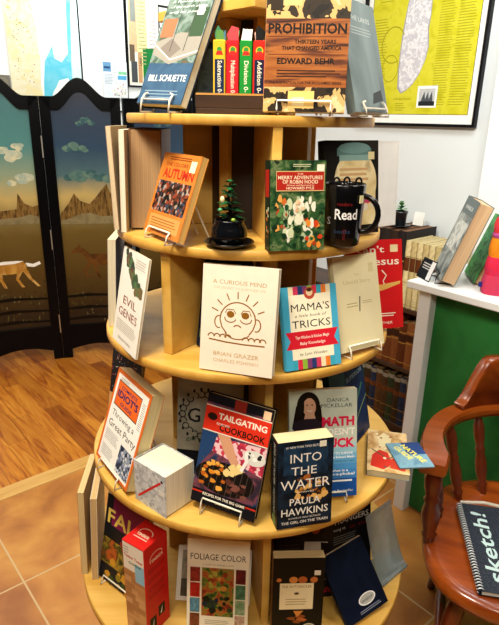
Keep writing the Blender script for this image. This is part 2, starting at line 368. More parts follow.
def p_notice(p):
    p.rect(.03, .02, .97, .98, col('#f0ead8', .7))
    for x0, y0, x1, y1, c in ((.06,.30,.22,.95,'#e8b48a'),(.10,.55,.20,.9,'#8a8f88'),(.22,.10,.42,.96,'#f0e6a0'),(.44,.3,.64,.7,'#f4f0ea'),(.46,.62,.62,.96,'#e8c8c8'),(.66,.40,.95,.72,'#f8f6f2'),(.62,.74,.96,.97,'#d8c4dc'),(.08,.04,.2,.22,'#4a4e50'),(.06,.22,.16,.36,'#6a5a48'),(.22,.04,.3,.3,'#c89868'),(.32,.06,.62,.34,'#1f7a3a')):
        p.rect(x0, y0, x1, y1, col(c, .6))
    p.lines(.24, .40, .2, .9, 22, col('#b0a878', .6), .3); p.text('LAKE', .29, .22, .03, col('#222', .6), ang=90, bold=.02); p.lines(.46, .62, .34, .6, 8, col('#c0b0a0', .6), .3)
    p.ring(.80, .56, .12, .12, .02, col('#1a1a1a', .6)); p.rect(.66, .40, .68, .72, col('#222', .6)); p.rect(.66, .70, .95, .72, col('#222', .6))
wall_frame('notice_board', 'crowded notice board of coloured papers with black frame in the room corner', 'notice board', 0.39, 0.75, W(2.041, -3.748, 1.688), RZ, True, 0.01, black, p_notice, wht, 0.015)
def p_grey(p): p.rect(.1, .1, .9, .9, photo('greypic', ['#6a6a60', '#8f8a78', '#504c44'], 60))
wall_frame('small_picture', 'small grey picture on wall peeping over screen at far left', 'picture', 0.14, 0.13, W(1.10, -3.748, 1.585), RZ, False, 0, None, p_grey, col('#77746a', .6))

# ---------------------------------------------------------------- folding screen
def hump(u):
    if u < 0.16 or u > 0.82: return 0.0
    return 0.100 * (0.5 - 0.5*math.cos(2*PI*(u-0.16)/0.66)) ** 0.85
def make_screen():
    e = empty('folding_screen', W(1.238, -3.308), 'black framed folding screen painted with horses on a prairie', 'room divider')
    lac = col('#030408', 0.3, var=0.2, scale=6)
    PW = 0.445; H0 = 1.592
    def painting(kind):
        m, N, L, b = _new('painted_landscape_' + kind); b.inputs['Roughness'].default_value = 0.35
        tc = N.new('ShaderNodeTexCoord'); sp = N.new('ShaderNodeSeparateXYZ'); n = N.new('ShaderNodeTexNoise'); n.inputs['Scale'].default_value = 9; n.inputs['Detail'].default_value = 5
        ma = N.new('ShaderNodeMath'); ma.operation = 'MULTIPLY_ADD'; ma.inputs[1].default_value = 0.10; mr = N.new('ShaderNodeMapRange'); mr.inputs['From Min'].default_value = 0.12; mr.inputs['From Max'].default_value = 1.72
        L.new(tc.outputs['Object'], sp.inputs[0]); L.new(tc.outputs['Object'], n.inputs['Vector']); L.new(n.outputs['Fac'], ma.inputs[0]); L.new(sp.outputs['Z'], ma.inputs[2]); L.new(ma.outputs[0], mr.inputs['Value'])
        top, mid = ('#336a70', '#4a8484') if kind == 'l' else ('#18263f', '#22405c')
        rp = ramp_nodes(N, [(0.0, '#120d05'), (0.15, '#20160a'), (0.30, '#4e3a14'), (0.46, '#665222'), (0.52, '#7a6a3c'), (0.60, '#c2a968'), (0.68, '#8a9c82' if kind == 'l' else '#4a6a70'), (0.78, mid), (0.95, top)])
        L.new(mr.outputs['Result'], rp.inputs['Fac']); L.new(rp.outputs['Color'], b.inputs['Base Color'])
        return m
    def panel(T, kind, horse):
        f = MB(); nu = 48; out = [(PW*i/nu, H0 + hump(i/nu)) for i in range(nu+1)]
        ix0, ix1, iz0 = 0.058, PW-0.058, 0.225
        inn = [(ix0 + (ix1-ix0)*i/nu, H0 - 0.072 + hump((i/nu)*0.86+0.07)) for i in range(nu+1)]
        for y0, y1 in ((-0.016, 0.016),):
            vs = [(x, y0, z) for x, z in out] + [(x, y0, z) for x, z in inn] + [(x, y1, z) for x, z in out] + [(x, y0+0.012, z) for x, z in inn]
            n = nu+1; fs = []
            for i in range(nu): fs += [(n+i, n+i+1, i+1, i), (i, i+1, 2*n+i+1, 2*n+i), (n+i+1, n+i, 3*n+i, 3*n+i+1)]
            f.add(vs, fs, lac, T)
        f.box((0, -0.016, 0), (ix0, 0.016, H0-0.0), lac, T); f.box((ix1, -0.016, 0), (PW, 0.016, H0), lac, T)
        # bottom rail with a shaped apron
        ap = [(ix0, 0.225), (ix0, 0.06)] + [(ix0+(ix1-ix0)*i/12, 0.06+0.03*math.sin(PI*i/12)) for i in range(1, 12)] + [(ix1, 0.06), (ix1, 0.225)]
        f.prism(ap, -0.016, 0.016, lac, T)
        bk = [(0.03, 0.12)] + [(PW-0.03, 0.12)] + [(x, z) for x, z in reversed([(0.03+(PW-0.06)*i/nu, H0-0.03+hump(i/nu)) for i in range(nu+1)])]
        f.prism(bk, 0.004, 0.015, lac, T)
        pf = f.build('panel_frame', e)
        q = MB(); pm = painting(kind); pts = [(ix0, iz0), (ix1, iz0)] + list(reversed(inn))
        q.add([(x, -0.004, z) for x, z in pts], [tuple(range(len(pts)))], pm, T)
        p = Print(q, PW, 1.0, lambda u, v, k: T @ Vector((u, -0.004 - 0.00002*k, v+.07)))
        cl = [photo('cloud_' + c, [c, c2], 22, rough=.5) for c, c2 in (('#b9bfa4', '#8fa8a4'), ('#d6cfa8', '#a8b8ac'))] if kind == 'l' else [photo('cloudr_' + c, [c, c2], 22, rough=.5) for c, c2 in (('#4a706c', '#2c4e5c'), ('#6f8a78', '#466a6a'))]
        cs = ((.62,1.20,.09),(.52,1.23,.05),(.70,1.25,.06),(.68,1.07,.08),(.58,1.05,.05),(.76,1.08,.07)) if kind == 'l' else ((.55,1.40,.05),(.47,1.38,.04),(.62,1.385,.04),(.30,1.24,.05),(.38,1.25,.07),(.48,1.235,.06),(.30,1.075,.06),(.42,1.085,.09),(.55,1.095,.08),(.68,1.08,.07),(.78,1.07,.06))
        for cx, cz, r in cs:
            r *= 1.25
            for j in range(6):
                a = random.uniform(0, 6.3); p.ell(cx+.5*r*math.cos(a), cz+.25*r*math.sin(a)*PW, r*random.uniform(.4, .8), r*random.uniform(.35, .5), random.choice(cl))
        mt = photo('painted_mesa', ['#33240e', '#5c431e', '#8a6a36', '#3e2a10'], 14, stretch=(5, 5, 1), rough=.5); hz = col('#c9b27a', .5); dune = photo('painted_dune', ['#5c5236', '#8a7e5a', '#6c6042'], 12, rough=.5)
        if kind == 'l':
            p.poly([(.13,.83),(.13,.93),(.3,.90),(.42,.89),(.60,.90),(.63,.99),(.70,.93),(.80,.91),(.872,.92),(.872,.83)], mt); p.poly([(.13,.83),(.4,.845),(.62,.85),(.75,.865),(.872,.85),(.872,.81),(.13,.81)], dune)
        else:
            p.poly([(.13,.83),(.15,.87),(.26,.93),(.33,.985),(.40,.94),(.52,.92),(.62,.965),(.76,1.04),(.80,.99),(.872,.965),(.872,.83)], mt); p.poly([(.13,.82),(.25,.835),(.38,.86),(.52,.868),(.68,.845),(.872,.85),(.872,.80),(.13,.80)], dune)
        hc = [photo('horse_' + horse, ['#4a2c10', '#6a4218', '#3a220a'] if horse == 'brown' else ['#c99a4a', '#a87428', '#e0be78'], 12, rough=.5)]
        def horse_at(ox, oz, s, fl=1):
            g = lambda P: [(ox + fl*x*s/PW, oz + y*s) for x, y in P]
            p.poly(g([(-.62,.10),(-.50,.30),(-.20,.33),(.15,.30),(.45,.33),(.58,.20),(.56,-.02),(.30,-.10),(-.10,-.12),(-.42,-.10),(-.58,-.02)]), hc[0])
            p.poly(g([(-.46,.30),(-.66,.50),(-.90,.62),(-1.10,.50),(-1.16,.38),(-1.06,.36),(-.88,.40),(-.72,.26),(-.62,.08)]), hc[0]); p.poly(g([(-.90,.60),(-.86,.72),(-.80,.60)]), hc[0])
            for x0, x1, x2 in ((-.50,-.72,-.60),(-.36,-.30,-.18),(.34,.22,.40),(.50,.66,.92)):
                p.poly(g([(x0-.08,.0),(x1-.05,-.32),(x2-.05,-.62),(x2+.05,-.62),(x1+.05,-.30),(x0+.10,.0)]), hc[0])
            p.poly(g([(.55,.28),(.80,.22),(1.02,.30),(1.06,.20),(.82,.10),(.60,.14)]), wht if horse != 'brown' else hc[0])
            if horse != 'brown': p.poly(g([(-.48,.28),(-.2,.36),(.3,.36),(.5,.34),(.2,.26),(-.3,.24)]), wht)
        if kind == 'l': horse_at(.42, .53, .17)
        elif horse == 'brown': horse_at(.66, .56, .165)
        gr = [col(c, .6) for c in ('#3a3416', '#5a5428', '#4a3a14', '#7a7048')]
        for i in range(60):
            x, z = random.uniform(.14, .85), random.uniform(.17, .46); h = random.uniform(.01, .03); p.poly([(x, z), (x+.02, z), (x+.005+random.uniform(-.02, .02), z+h)], random.choice(gr))
        for z in (.20, .27, .35): p.poly([(.13, z), (.4, z+.012), (.872, z-.004), (.872, z-.016), (.5, z-.008), (.13, z-.014)], col('#120d05', .6))
        q.build('painting', pf)
    a1 = R(201.7); a2 = R(13); a3 = R(30)
    Tl = Matrix.Translation((PW*math.cos(a1)+.001*math.cos(a1), PW*math.sin(a1)+.001*math.sin(a1), 0)) @ Matrix.Rotation(R(21.7), 4, 'Z')
    Tr = Matrix.Translation((.002, 0.000, 0)) @ Matrix.Rotation(a2, 4, 'Z')
    o3 = Vector((.006 + (PW+.008)*math.cos(a2), (PW+.008)*math.sin(a2), 0)); T3 = Matrix.Translation(o3) @ Matrix.Rotation(a3, 4, 'Z')
    panel(Tl, 'l', 'tan'); panel(Tr, 'r', 'brown'); panel(T3, 'r', 'none')
    brass = col('#d8d4c8', 0.3, metal=0.8)
    for zc in (1.32, 0.78, 0.24):
        h = MB(); h.tube([(0.002, -0.018, zc-0.06), (0.002, -0.018, zc+0.06)], 0.0035, brass); h.build('hinge', e)
make_screen()

# ---------------------------------------------------------------- round display tower
TC = Vector((-0.006, 1.30, 0))
TIER = [(.2689, 1.5045), (.3019, 1.2684), (.3398, 1.0333), (.3914, .7093), (.4445, .3579)]
def Z(i): return TIER[i-1][1]
birch = wood('birch_ply', '#cb9a40', '#dcb35c', 'X', rough=0.42, fine=22)
birch_edge = wood('birch_edge', '#bf8d34', '#d0a048', 'Z', rough=0.5, fine=30)
core_shade = wood('painted_core_shade', '#22140b', '#33200f', 'Z', rough=.6, fine=22)  # dark colour stands in for the shade inside the tower
def make_tower():
    e = empty('display_tower', TC, 'tall round tiered display tower of pale wood filled with books', 'display stand')
    th = 0.019
    for r, z in TIER:
        m = MB(); c = 0.0025
        m.lathe([(r-c, z-th), (r, z-th+c), (r, z-c), (r-c, z)], birch_edge, 128, caps=False)
        n = 128; ring = [((r-c)*math.cos(2*PI*i/n), (r-c)*math.sin(2*PI*i/n)) for i in range(n)]
        m.add([(x, y, z) for x, y in ring], [tuple(range(n))], birch); m.add([(x, y, z-th) for x, y in ring], [tuple(range(n-1, -1, -1))], birch)
        m.build('shelf', e)
    # small square top board
    m = MB(); T = Matrix.Rotation(R(-44), 4, 'Z'); m.bbox((-.14, -.14, 1.684), (.14, .14, 1.704), birch, .002, T); m.build('shelf', e)
    levels = [(1.5045, 1.684, (.10, .10, .10))] + [(TIER[q+1][1], TIER[q][1]-th, ((.265, .10, .15), (.260, .290, .17), (.265, .115, .19), (.300, .160, .21))[q]) for q in range(4)] + [(0.09, .3579-th, (.33, .33, .33))]
    for z0, z1, rad in levels:
        for k in range(8):
            T = Matrix.Rotation(R(11 + 45*k - 90), 4, 'Z'); m = MB(); r_ = rad[0] if k == 0 else rad[1] if k == 7 else rad[2]; th2 = .012 if k == 7 else .009
            m.bbox((0.050, -th2, z0+.0002), (r_, th2, z1-.0002), birch, .0015, T); m.build('divider_panel', e)
        cr = .06 if z1 > 1.6 else .088; m = MB(); m.lathe([(cr, z0+.0002), (cr, z1-.0002)], core_shade, 32); m.build('shade_core', e)  # added dark core, gives the deep shade between the dividers
    m = MB(); m.lathe([(.36, 0.0), (.362, 0.004), (.362, .086), (.36, .09)], birch_edge, 96); m.build('base', e)
make_tower()

# ---------------------------------------------------------------- books
def frame(o, x, y, z, psi, lam, rho):
    o.location = (x, y, z); o.rotation_mode = 'YXZ'; o.rotation_euler = (R(-lam), R(-rho), R(psi))
    return Matrix.Translation((x, y, z)) @ Matrix.Rotation(R(psi), 4, 'Z') @ Matrix.Rotation(R(-lam), 4, 'X') @ Matrix.Rotation(R(-rho), 4, 'Y')
def book(label, shelf, x, y, psi, lam, w, h, t, cover, fn=None, spine=None, back=None, rho=0, lift=0.0, hard=False, pg='#e6d8b2', spine_fn=None, name='book', group=None, z=None, bow=0.0, sticker=None, price=None):
    """a book standing front cover towards local -y; spine on the left; origin under the middle of the front cover"""
    zz = (Z(shelf) if z is None else z) + lift + t*math.sin(R(max(lam, 0))) + w/2*abs(math.sin(R(rho))) + 0.0003
    e = empty(name, (0, 0, 0), label, 'book', group or 'books on display'); M = frame(e, x, y, zz, psi, lam, rho)
    bt = 0.0022 if hard else 0.0007; ov = 0.003 if hard else 0.0
    spine = spine or cover; back = back or cover
    m = MB(); x0, x1 = -w/2, w/2
    nb = 10 if bow else 1
    yb = lambda u: -abs(bow)*math.sin(PI*u)
    def board(ya, mat_):
        vs = []; fs = []
        for i in range(nb+1):
            u = i/nb; X = x0+(x1-x0)*u; d = yb(u) if bow else 0
            vs += [(X, ya+d, 0), (X, ya+d, h), (X, ya+bt+d, 0), (X, ya+bt+d, h)]
        for i in range(nb):
            a = 4*i; b = a+4; fs += [(a, b, b+1, a+1), (b+2, a+2, a+3, b+3), (a+1, b+1, b+3, a+3), (a, a+2, b+2, b)]
        fs += [(0, 1, 3, 2), (4*nb, 4*nb+2, 4*nb+3, 4*nb+1)]
        m.add(vs, fs, mat_)
    board(0, cover); board(t-bt, back)
    # spine, gently rounded
    ns = 6; sp = []
    for i in range(ns+1):
        a = PI*i/ns; sp.append((x0 - (0.0035 if hard else 0.0012)*math.sin(a), t*i/ns))
    vs = [(X, Y, 0) for X, Y in sp] + [(X, Y, h) for X, Y in sp]; n = ns+1
    m.add(vs, [(i+1, i, n+i, n+i+1) for i in range(ns)] + [tuple(range(n)), tuple(range(2*n-1, n-1, -1))], spine)
    if fn:
        p = Print(m, w, h, lambda u, v, k: (x0+u, yb(u/w)*(1 if bow else 0) - EPS*k*(8 if bow else 1), v)); fn(p)
    if spine_fn:
        p = Print(m, t, h, lambda u, v, k: (x0 - (0.0035 if hard else 0.0012) - EPS*k, t-u, v)); spine_fn(p)
    cv = m.build('cover', e)
    g = MB(); pm = pages(pg); nf = 6; fe = [(x1 - ov - (0.004*math.sin(PI*i/nf) if hard else 0.0008), bt + (t-2*bt)*i/nf) for i in range(nf+1)]
    pts = [(x0+0.0005, bt)] + fe + [(x0+0.0005, t-bt)]
    g.flat(pts, ov, h-ov, pm); g.build('page_block', e)
    if price:
        s = MB(); u, v = price; X, Zz = x0+u*w, v*h; s.box((X, -0.0016, Zz), (X+.014, -.0010, Zz+.012), col('#e9e2cc', .6)); s.build('price_sticker', cv)
    return e, M
wire = col('#e8e2d2', 0.35, metal=0.1)
def easel(M, shelf, w, h, t, label, s=None, lip=0.016, leg=True, mat_=None, z=None, two=False):
    """bent wire bookstand under and behind a book standing at M"""
    z0 = (Z(shelf) if z is None else z) + 0.0022; s = s or w*0.28; r = 0.0019; mm = mat_ or wire
    def g(x, y, zl=0.0): v = M @ Vector((x, y, zl)); return Vector((v.x, v.y, z0))
    m = MB(); d = -0.0045
    def hook(x): return [g(x, t+0.004), g(x, d-.008), M @ Vector((x, d-.004, 0.004)), M @ Vector((x, d, lip))]
    if two:
        for x in (-s, s):
            m.tube(hook(x) , r, mm)
            q = M @ Vector((x, d, lip)); q2 = M @ Vector((x*0.8, d-.001, lip+.002)); m.tube([q, q2], r, mm)
        m.tube([M @ Vector((-s, d-.001, 0.006)), M @ Vector((s, d-.001, 0.006))], r*.8, mm)
    else:
        m.tube(hook(-s) + list(reversed(hook(s))), r, mm)
    bk = t + 0.0035; top = min(h*0.62, 0.15)
    m.tube([g(-s, t+.004), M @ Vector((-s, bk, 0.012)), M @ Vector((-s, bk, top)), M @ Vector((s, bk, top)), M @ Vector((s, bk, 0.012)), g(s, t+.004)], r, mm)
    if leg:
        a = M @ Vector((0, bk+.001, top)); q = M @ Vector((0, bk, top)); n = (M.to_3x3() @ Vector((0, 1, 0))); n.z = 0; n.normalize()
        for x in (-s*.5, s*.5):
            a = M @ Vector((x, bk+.002, top)); b = Vector((a.x, a.y, z0)) + n*0.045; m.tube([a, b], r, mm)
    o = m.build('wire_easel'); tag(o, label, 'book easel', 'wire book easels'); return o

K = lambda h, r=.4: col(h, r, var=.03)
ink = K('#1a1712'); cream = K('#e9dcb6'); red = K('#c8281e'); navy = K('#141c30')

# ---- tier 1
slate = photo('slate_cover', ['#26405e', '#3a5a78', '#2c4a68'], 18)
def p_sch(p):
    p.rect(0, .34, 1, 1, photo('cottage_photo', ['#2a382e', '#526a5c', '#7c8e8a', '#3c5648', '#6a5644'], 34)); p.rect(0, .0, 1, .34, slate)
    p.poly([(.0,.42),(.45,.33),(1,.42),(1,.58),(.5,.60),(.0,.52)], K('#8f8c84')); p.poly([(.12,.46),(.42,.38),(.62,.46),(.35,.55)], K('#77706a')); p.line([(.0,.5),(.45,.37),(1,.44)], .02, K('#e8e2d6'))
    p.line([(.38,.44),(.40,.95)], .015, K('#3a3a34')); p.line([(.68,.44),(.70,.92)], .015, K('#3a3a34')); p.rect(.05,.56,.35,.72,K('#a06a4c')); p.rect(.7,.56,.98,.8,K('#38503a'))
    for i in range(4): p.text(('THE LAKE COTTAGE','A Painted Season','of the north shore','and its people')[i], .5, .90-.045*i, .03, K('#dfe6ea'), width=.8, shear=.2)
    p.text('BILL SCHUETTE', .52, .19, .075, K('#eef0ea'), width=.84, bold=.01); p.lines(.1, .9, .05, .13, 3, K('#7f95aa'), .3)
    p.rect(.74,.74,.88,.82,K('#eef2ea'))
_, Mt = book('large blue hardcover with cottage cover leaning at left end of top tier', 1, -.178, 1.10, -35, 26, .113, .235, .022, slate, p_sch, lift=.0045, hard=True, pg='#e9dfc4', rho=-2, back=navy, spine=navy)
easel(Mt, 1, .113, .235, .022, 'white wire easel under the blue hardcover at left end of top tier', s=.036, two=True, leg=False)
# flash card boxes in a dark tray
def flash_card(x, c, band, word, lab, tabc):
    e = empty('flash_card_box', (x-.003, 1.0935, Z(1)+.0125), lab, 'flash card box', 'flash card boxes in the dark tray', rot=(0, 0, R(0)))
    m = MB(); cm = K(c); m.bbox((-.0112, 0, 0), (.0112, .088, .113), cm, .0015)
    p = Print(m, .0224, .113, lambda u, v, k: (-.0112+u, -EPS*k, v))
    if band: p.rect(.12, .02, .88, .72, K(band))
    p.ell(.5, .85, .30, .30, K('#e8b830')); p.ell(.5, .86, .2, .2, K('#3a8a3a')); p.poly([(.2,.78),(.8,.78),(.7,.84),(.3,.84)], K('#d03028'))
    p.text(word, .36, .70, .10, K('#f4efd8'), 'l', ang=-90, bold=.01, width=2.9)
    m.build('box_body', e)
    t = MB(); zz = .113
    for i, tc_ in enumerate(tabc):
        pts = [(-.010+random.uniform(0,.004), zz), (.010-random.uniform(0,.004), zz), (.010+random.uniform(-.006,.002), zz+random.uniform(.010,.022)), (random.uniform(-.004,.004), zz+random.uniform(.012,.026)), (-.010+random.uniform(-.002,.006), zz+random.uniform(.008,.020))]
        t.prism(pts, .004+.016*i, .007+.016*i, K(tc_))
    t.build('card_tabs', e)
for a in ((-.0605, '#d9b22e', '#1c2a4a', 'Subtraction 0-12', 'yellow flash card box with navy band, leftmost in the tray', ('#5a8a48', '#3d7a58', '#4c7a90')), (-.0365, '#d2232a', None, 'Multiplication 0-12', 'bright red flash card box second from left in the tray', ('#d84a50', '#2f8a5a', '#4aa070')), (-.0125, '#1f8a34', None, 'Division 0-12', 'green flash card box third from left in the tray', ('#eef0ee', '#dfe6e2', '#3aa060')), (.0115, '#c8281e', '#1a2440', 'Addition 0-12', 'red flash card box with navy band at right end of tray', ('#1a1a1a', '#d8b0a0', '#222'))): flash_card(*a)
trayw = wood('dark_walnut', '#2a1a10', '#3f2a1a', 'X', rough=.4, fine=26)
m = MB(); z1 = Z(1)+.0004
m.bbox((-.076, 0, 0), (.062, .112, .010), trayw, .001); m.bbox((-.076, 0, .0102), (.062, .008, .036), trayw, .001); m.bbox((-.076, .104, .0102), (.062, .112, .036), trayw, .001); m.bbox((-.076, .0082, .0102), (-.070, .1038, .036), trayw, .001); m.bbox((.056, .0082, .0102), (.062, .1038, .036), trayw, .001)
e = empty('card_tray', (-.030, 1.08, z1), 'low dark walnut tray holding the flash card boxes', 'tray'); m.build('tray_body', e)
m = MB(); m.box((-.0755, -.0006, .0325), (.0615, .0, .0358), K('#b88a4c')); m.build('rim_strip', e)
# Prohibition
sepia = photo('plank_orange', ['#1e0e06', '#66341a', '#a05e28', '#86481c', '#32170a'], 10, stretch=(.6, 1, 8), detail=5)
def p_pro(p):
    p.rect(0, 0, 1, 1, sepia); ph = photo('prohibition_crowd', ['#14100a', '#2a2014', '#c8a468', '#dcc090', '#3a2a18'], 30, const=True)
    p.rect(0, .74, 1, 1, ph); p.rect(0, 0, 1, .20, ph); p.rect(.30,.03,.62,.17,K('#e8c070')); p.rect(.35,.05,.5,.12,K('#f2dca8')); p.rect(.2,.84,.42,.97,K('#e6c078')); p.rect(.05,.8,.16,.95,K('#2c2010'))
    b = K('#140d08'); p.text('PROHIBITION', .5, .625, .11, b, width=.94, bold=.03); p.text('THIRTEEN YEARS', .6, .545, .045, b, width=.5, bold=.03); p.text('THAT CHANGED AMERICA', .56, .495, .045, b, width=.72, bold=.03)
    p.text('EDWARD BEHR', .5, .385, .065, b, width=.70, bold=.035); p.lines(.15,.92,.28,.35,3,K('#3a1c0c'),.45,.3); p.text('THE INSPIRATION FOR THE ACCLAIMED SERIES', .5, .225, .03, b, width=.88, bold=.01)
    p.line([(.03,.6),(.97,.6)], .008, K('#5a2a10')); p.line([(.03,.46),(.97,.46)], .008, K('#5a2a10'))
_, Mt = book('orange and sepia paperback about prohibition standing on the top tier', 1, .088, 1.044, -6, 7, .143, .205, .020, K('#a8602a'), p_pro, spine=K('#e0c090'), lift=.004, price=(.82, .965))
easel(Mt, 1, .143, .20, .02, 'white wire easel with wide lip under the orange prohibition paperback', s=.047, lip=.018)
haze = photo('misty_cover', ['#4a5a5c', '#6a7c7e', '#7f9294', '#58686a'], 9, stretch=(1, 1, .6))
def p_mist(p): p.rect(0,0,1,1,haze); p.poly([(.55,.08),(.9,.12),(.86,.22),(.6,.18)], K('#20282c')); p.text('THE LAKES', .5, .82, .06, K('#c8d2d2'), width=.6); p.lines(.2,.8,.7,.78,3,K('#a8b4b4'),.3)
_, Mt = book('grey misty paperback turned to the right at right end of top tier', 1, .228, 1.128, 55, 15, .148, .20, .018, haze, p_mist, lift=.004, pg='#d8cdb0')
easel(Mt, 1, .148, .2, .018, 'white wire easel under the grey misty paperback on the top tier', s=.05, two=True)
book('dark navy hardcover standing behind the flash card tray', 1, -.098, 1.202, -4, 3, .055, .135, .012, K('#28324a'), lambda p: (p.rect(.1,.1,.9,.9,photo('greyblue_cover', ['#4a5a66','#6a7a80','#3a4652'],30)),), lift=0)

# ---- tier 2
def p_plain(p): p.rect(.08,.08,.92,.92,K('#8a7a66')); p.text('NORTHERN', .5, .7, .06, cream, width=.6)
book('thick brown hardcover with page edges forward at left of second tier', 2, -.256, 1.238, -90, 1.5, .13, .205, .066, K('#7a5a3c'), p_plain, pg='#a9855a', hard=True)
book('thin pale paperback wedged beside the thick brown hardcover on second tier', 2, -.271, 1.222, -90, 1.5, .15, .204, .011, K('#cfc2a6'), p_plain, pg='#efe4cc')
book('floppy magazine with curling cover at outer left of second tier', 2, -.2855, 1.222, -89, -1.5, .16, .204, .010, K('#b49a80'), p_plain, lift=.006, pg='#d8c4a0', bow=-.012)
def p_aut(p):
    p.rect(0,0,1,1,photo('autumn_orange', ['#b0601e','#c87a30','#bd6c26'], 20)); p.rect(.06,.28,.94,.66,photo('autumn_photo', ['#1c1816','#5a2e20','#a08c80','#343c4e','#8a3c24','#121212'], 150, 'voronoi'))
    p.text('AUTUMN', .52, .70, .16, K('#b02418'), width=.82, bold=.03); p.text('THE COLORS OF', .5, .845, .06, K('#8a2a14'), width=.75, bold=.02); p.lines(.2,.8,.92,.97,2,K('#7a3010'),.5)
    p.rect(.08,.06,.92,.24,K('#cf9450')); p.lines(.14,.86,.09,.22,4,K('#9a5a24'),.35); p.rect(.78,.80,.92,.93,K('#f0e0b8'))
_, Mt = book('orange autumn paperback leaning on an easel on second tier', 2, -.178, 1.067, -55, 20, .150, .162, .014, K('#d07a2a'), p_aut, lift=.006, back=K('#c8862e'), pg='#e0b060')
easel(Mt, 2, .15, .162, .014, 'white wire easel with long back leg under the orange autumn paperback', s=.045, lip=.012)
def p_rob(p):
    p.rect(0,0,1,1,photo('robin_forest', ['#0e2214','#1c3c22','#34562e','#6a7a50','#142a1a'], 60))
    cs = [K(c) for c in ('#dfe0c4','#c8d0a8','#e8e4d0','#a8b890')]; p.blobs(.25,.8,.12,.58,44,cs,.025,.07,1.9); p.blobs(.05,.35,.25,.6,9,[K('#c86a2c'),K('#a84a24'),K('#dfa050')],.02,.05,1.6); p.blobs(.65,.95,.05,.45,10,[K('#c8421e'),K('#e08a34'),K('#a83a1c')],.03,.08,1.3); p.blobs(.05,.95,.02,.5,22,[K('#244a2c'),K('#16301c'),K('#5a8a4c')],.03,.07)
    p.blobs(.45,.6,.45,.6,5,[K('#e8c8a0'),K('#d8a880')],.03,.05)
    p.rect(.10,.665,.97,.885,K('#c9b27a')); p.rect(.11,.675,.96,.875,K('#a8261c')); w_ = K('#f0e2c0')
    p.text('THE', .53, .845, .022, w_, width=.1); p.text('MERRY ADVENTURES', .535, .795, .055, w_, width=.80, bold=.01); p.text('OF ROBIN HOOD', .535, .748, .055, w_, width=.64, bold=.01); p.text('Written and Illustrated by', .535, .722, .025, w_, width=.5); p.text('HOWARD PYLE', .535, .685, .04, w_, width=.5, bold=.01); p.lines(.4,.75,.93,.97,2,K('#c8c8a0'),.4)
book('thick green illustrated adventure paperback standing on second tier beside mug', 2, .085, 1.001, 14, 5, .104, .160, .030, K('#1c3a24'), p_rob, price=(.83, .88), spine_fn=lambda p: (p.rect(0,0,1,1,K('#16281c')), p.rect(.1,.6,.9,.9,K('#a8261c')), p.blobs(.2,.8,.1,.5,10,[K('#c8d0a8'),K('#c86a2c')],.08,.2)))
def p_jar(p):
    p.rect(0,0,1,1,K('#1c1a18')); p.rect(.62,.84,1,1,K('#26241f'))
    p.ell(.56,.56,.40,.46,photo('jar_glass', ['#b8a070','#d8c48c','#e6d6a8','#9a8456'], 18),32); p.rect(.18,.1,.94,.55,photo('jar_glass', [], 18)) ; p.rect(.22,.84,.86,.92,K('#5a7a78')); p.ell(.54,.92,.30,.08,K('#6d8f8c')); p.rect(.26,.79,.84,.85,K('#7fa09a')); p.lines(.26,.82,.58,.74,3,K('#c8a070'),.5); p.blobs(.6,.9,.2,.4,6,[K('#b83a5a'),K('#d8d0c0')],.05,.09)
    p.rect(.80,.80,.92,.88,K('#d8cc9a'))
book('dark cookbook with a glass jar cover standing behind the black mug', 2, .212, 1.143, 30, 8, .138, .188, .022, K('#1c1a18'), p_jar, lift=.003)
book('plain white book behind the jar cookbook on second tier', 2, .280, 1.258, 35, 4, .14, .188, .014, K('#e8e8e6'), lambda p: p.rect(.03,.03,.97,.97,K('#eceeee')), pg='#c8a878')
# black mug
def make_mug():
    e = empty('coffee_mug', (.176, 1.074, Z(2)+.0003), 'black reading mug with white lettering on the second tier', 'mug')
    bk = col('#08080a', .16, var=.1); r0, r1, H_ = .0345, .0405, .118
    m = MB(); m.lathe([(.0,.0),(r0-.004,.0),(r0,.003),(r0+.002,.02),(r1-.001,H_-.02),(r1,H_-.002),(r1-.0015,H_),(r1-.003,H_-.001),(r1-.004,H_-.01),(r0-.002,.008),(0,.006)], bk, 48, caps=False)
    def wrap(u, v, k):  # u metres along the circumference, facing the camera
        rr = r0+.002 + (r1-r0-.003)*min(1, max(0, (v-.02)/(H_-.04))) + .0003 + .00008*k; a = R(-104) + u/rr
        return (rr*math.cos(a), rr*math.sin(a), v)
    p = Print(m, .1, .1, wrap); w_ = K('#f0f0f0'); p.text('Read', .10, .55, .27, w_, 'c', bold=.015, width=.44); p.text('readers', .06, .80, .10, K('#7a1c1c'), 'c', width=.28); p.text('books', .04, .28, .12, K('#30405a'), 'c', width=.3); p.text('S', -.24, .44, .2, K('#c8c8c8'), 'c'); p.text('story', .10, .26, .1, K('#6a2020'), ang=90)
    mbody = m.build('mug_body', e)
    h = MB(); h.tube([(r1-.003+d*math.cos(a)*1.0, 0, .062 + .034*math.sin(a)) for a, d in [(R(100-200*i/14), .030) for i in range(15)]], .0055, bk, 10, Matrix.Rotation(R(-22), 4, 'Z')); h.build('handle', e)
    s = MB(); s.box((-.005, -.0006, 0), (.005, .0006, .014), K('#d8d0a0'), Matrix.Translation((.0275, -.0325, .085)) @ Matrix.Rotation(R(42), 4, 'Z')); s.build('price_sticker', mbody)
make_mug()
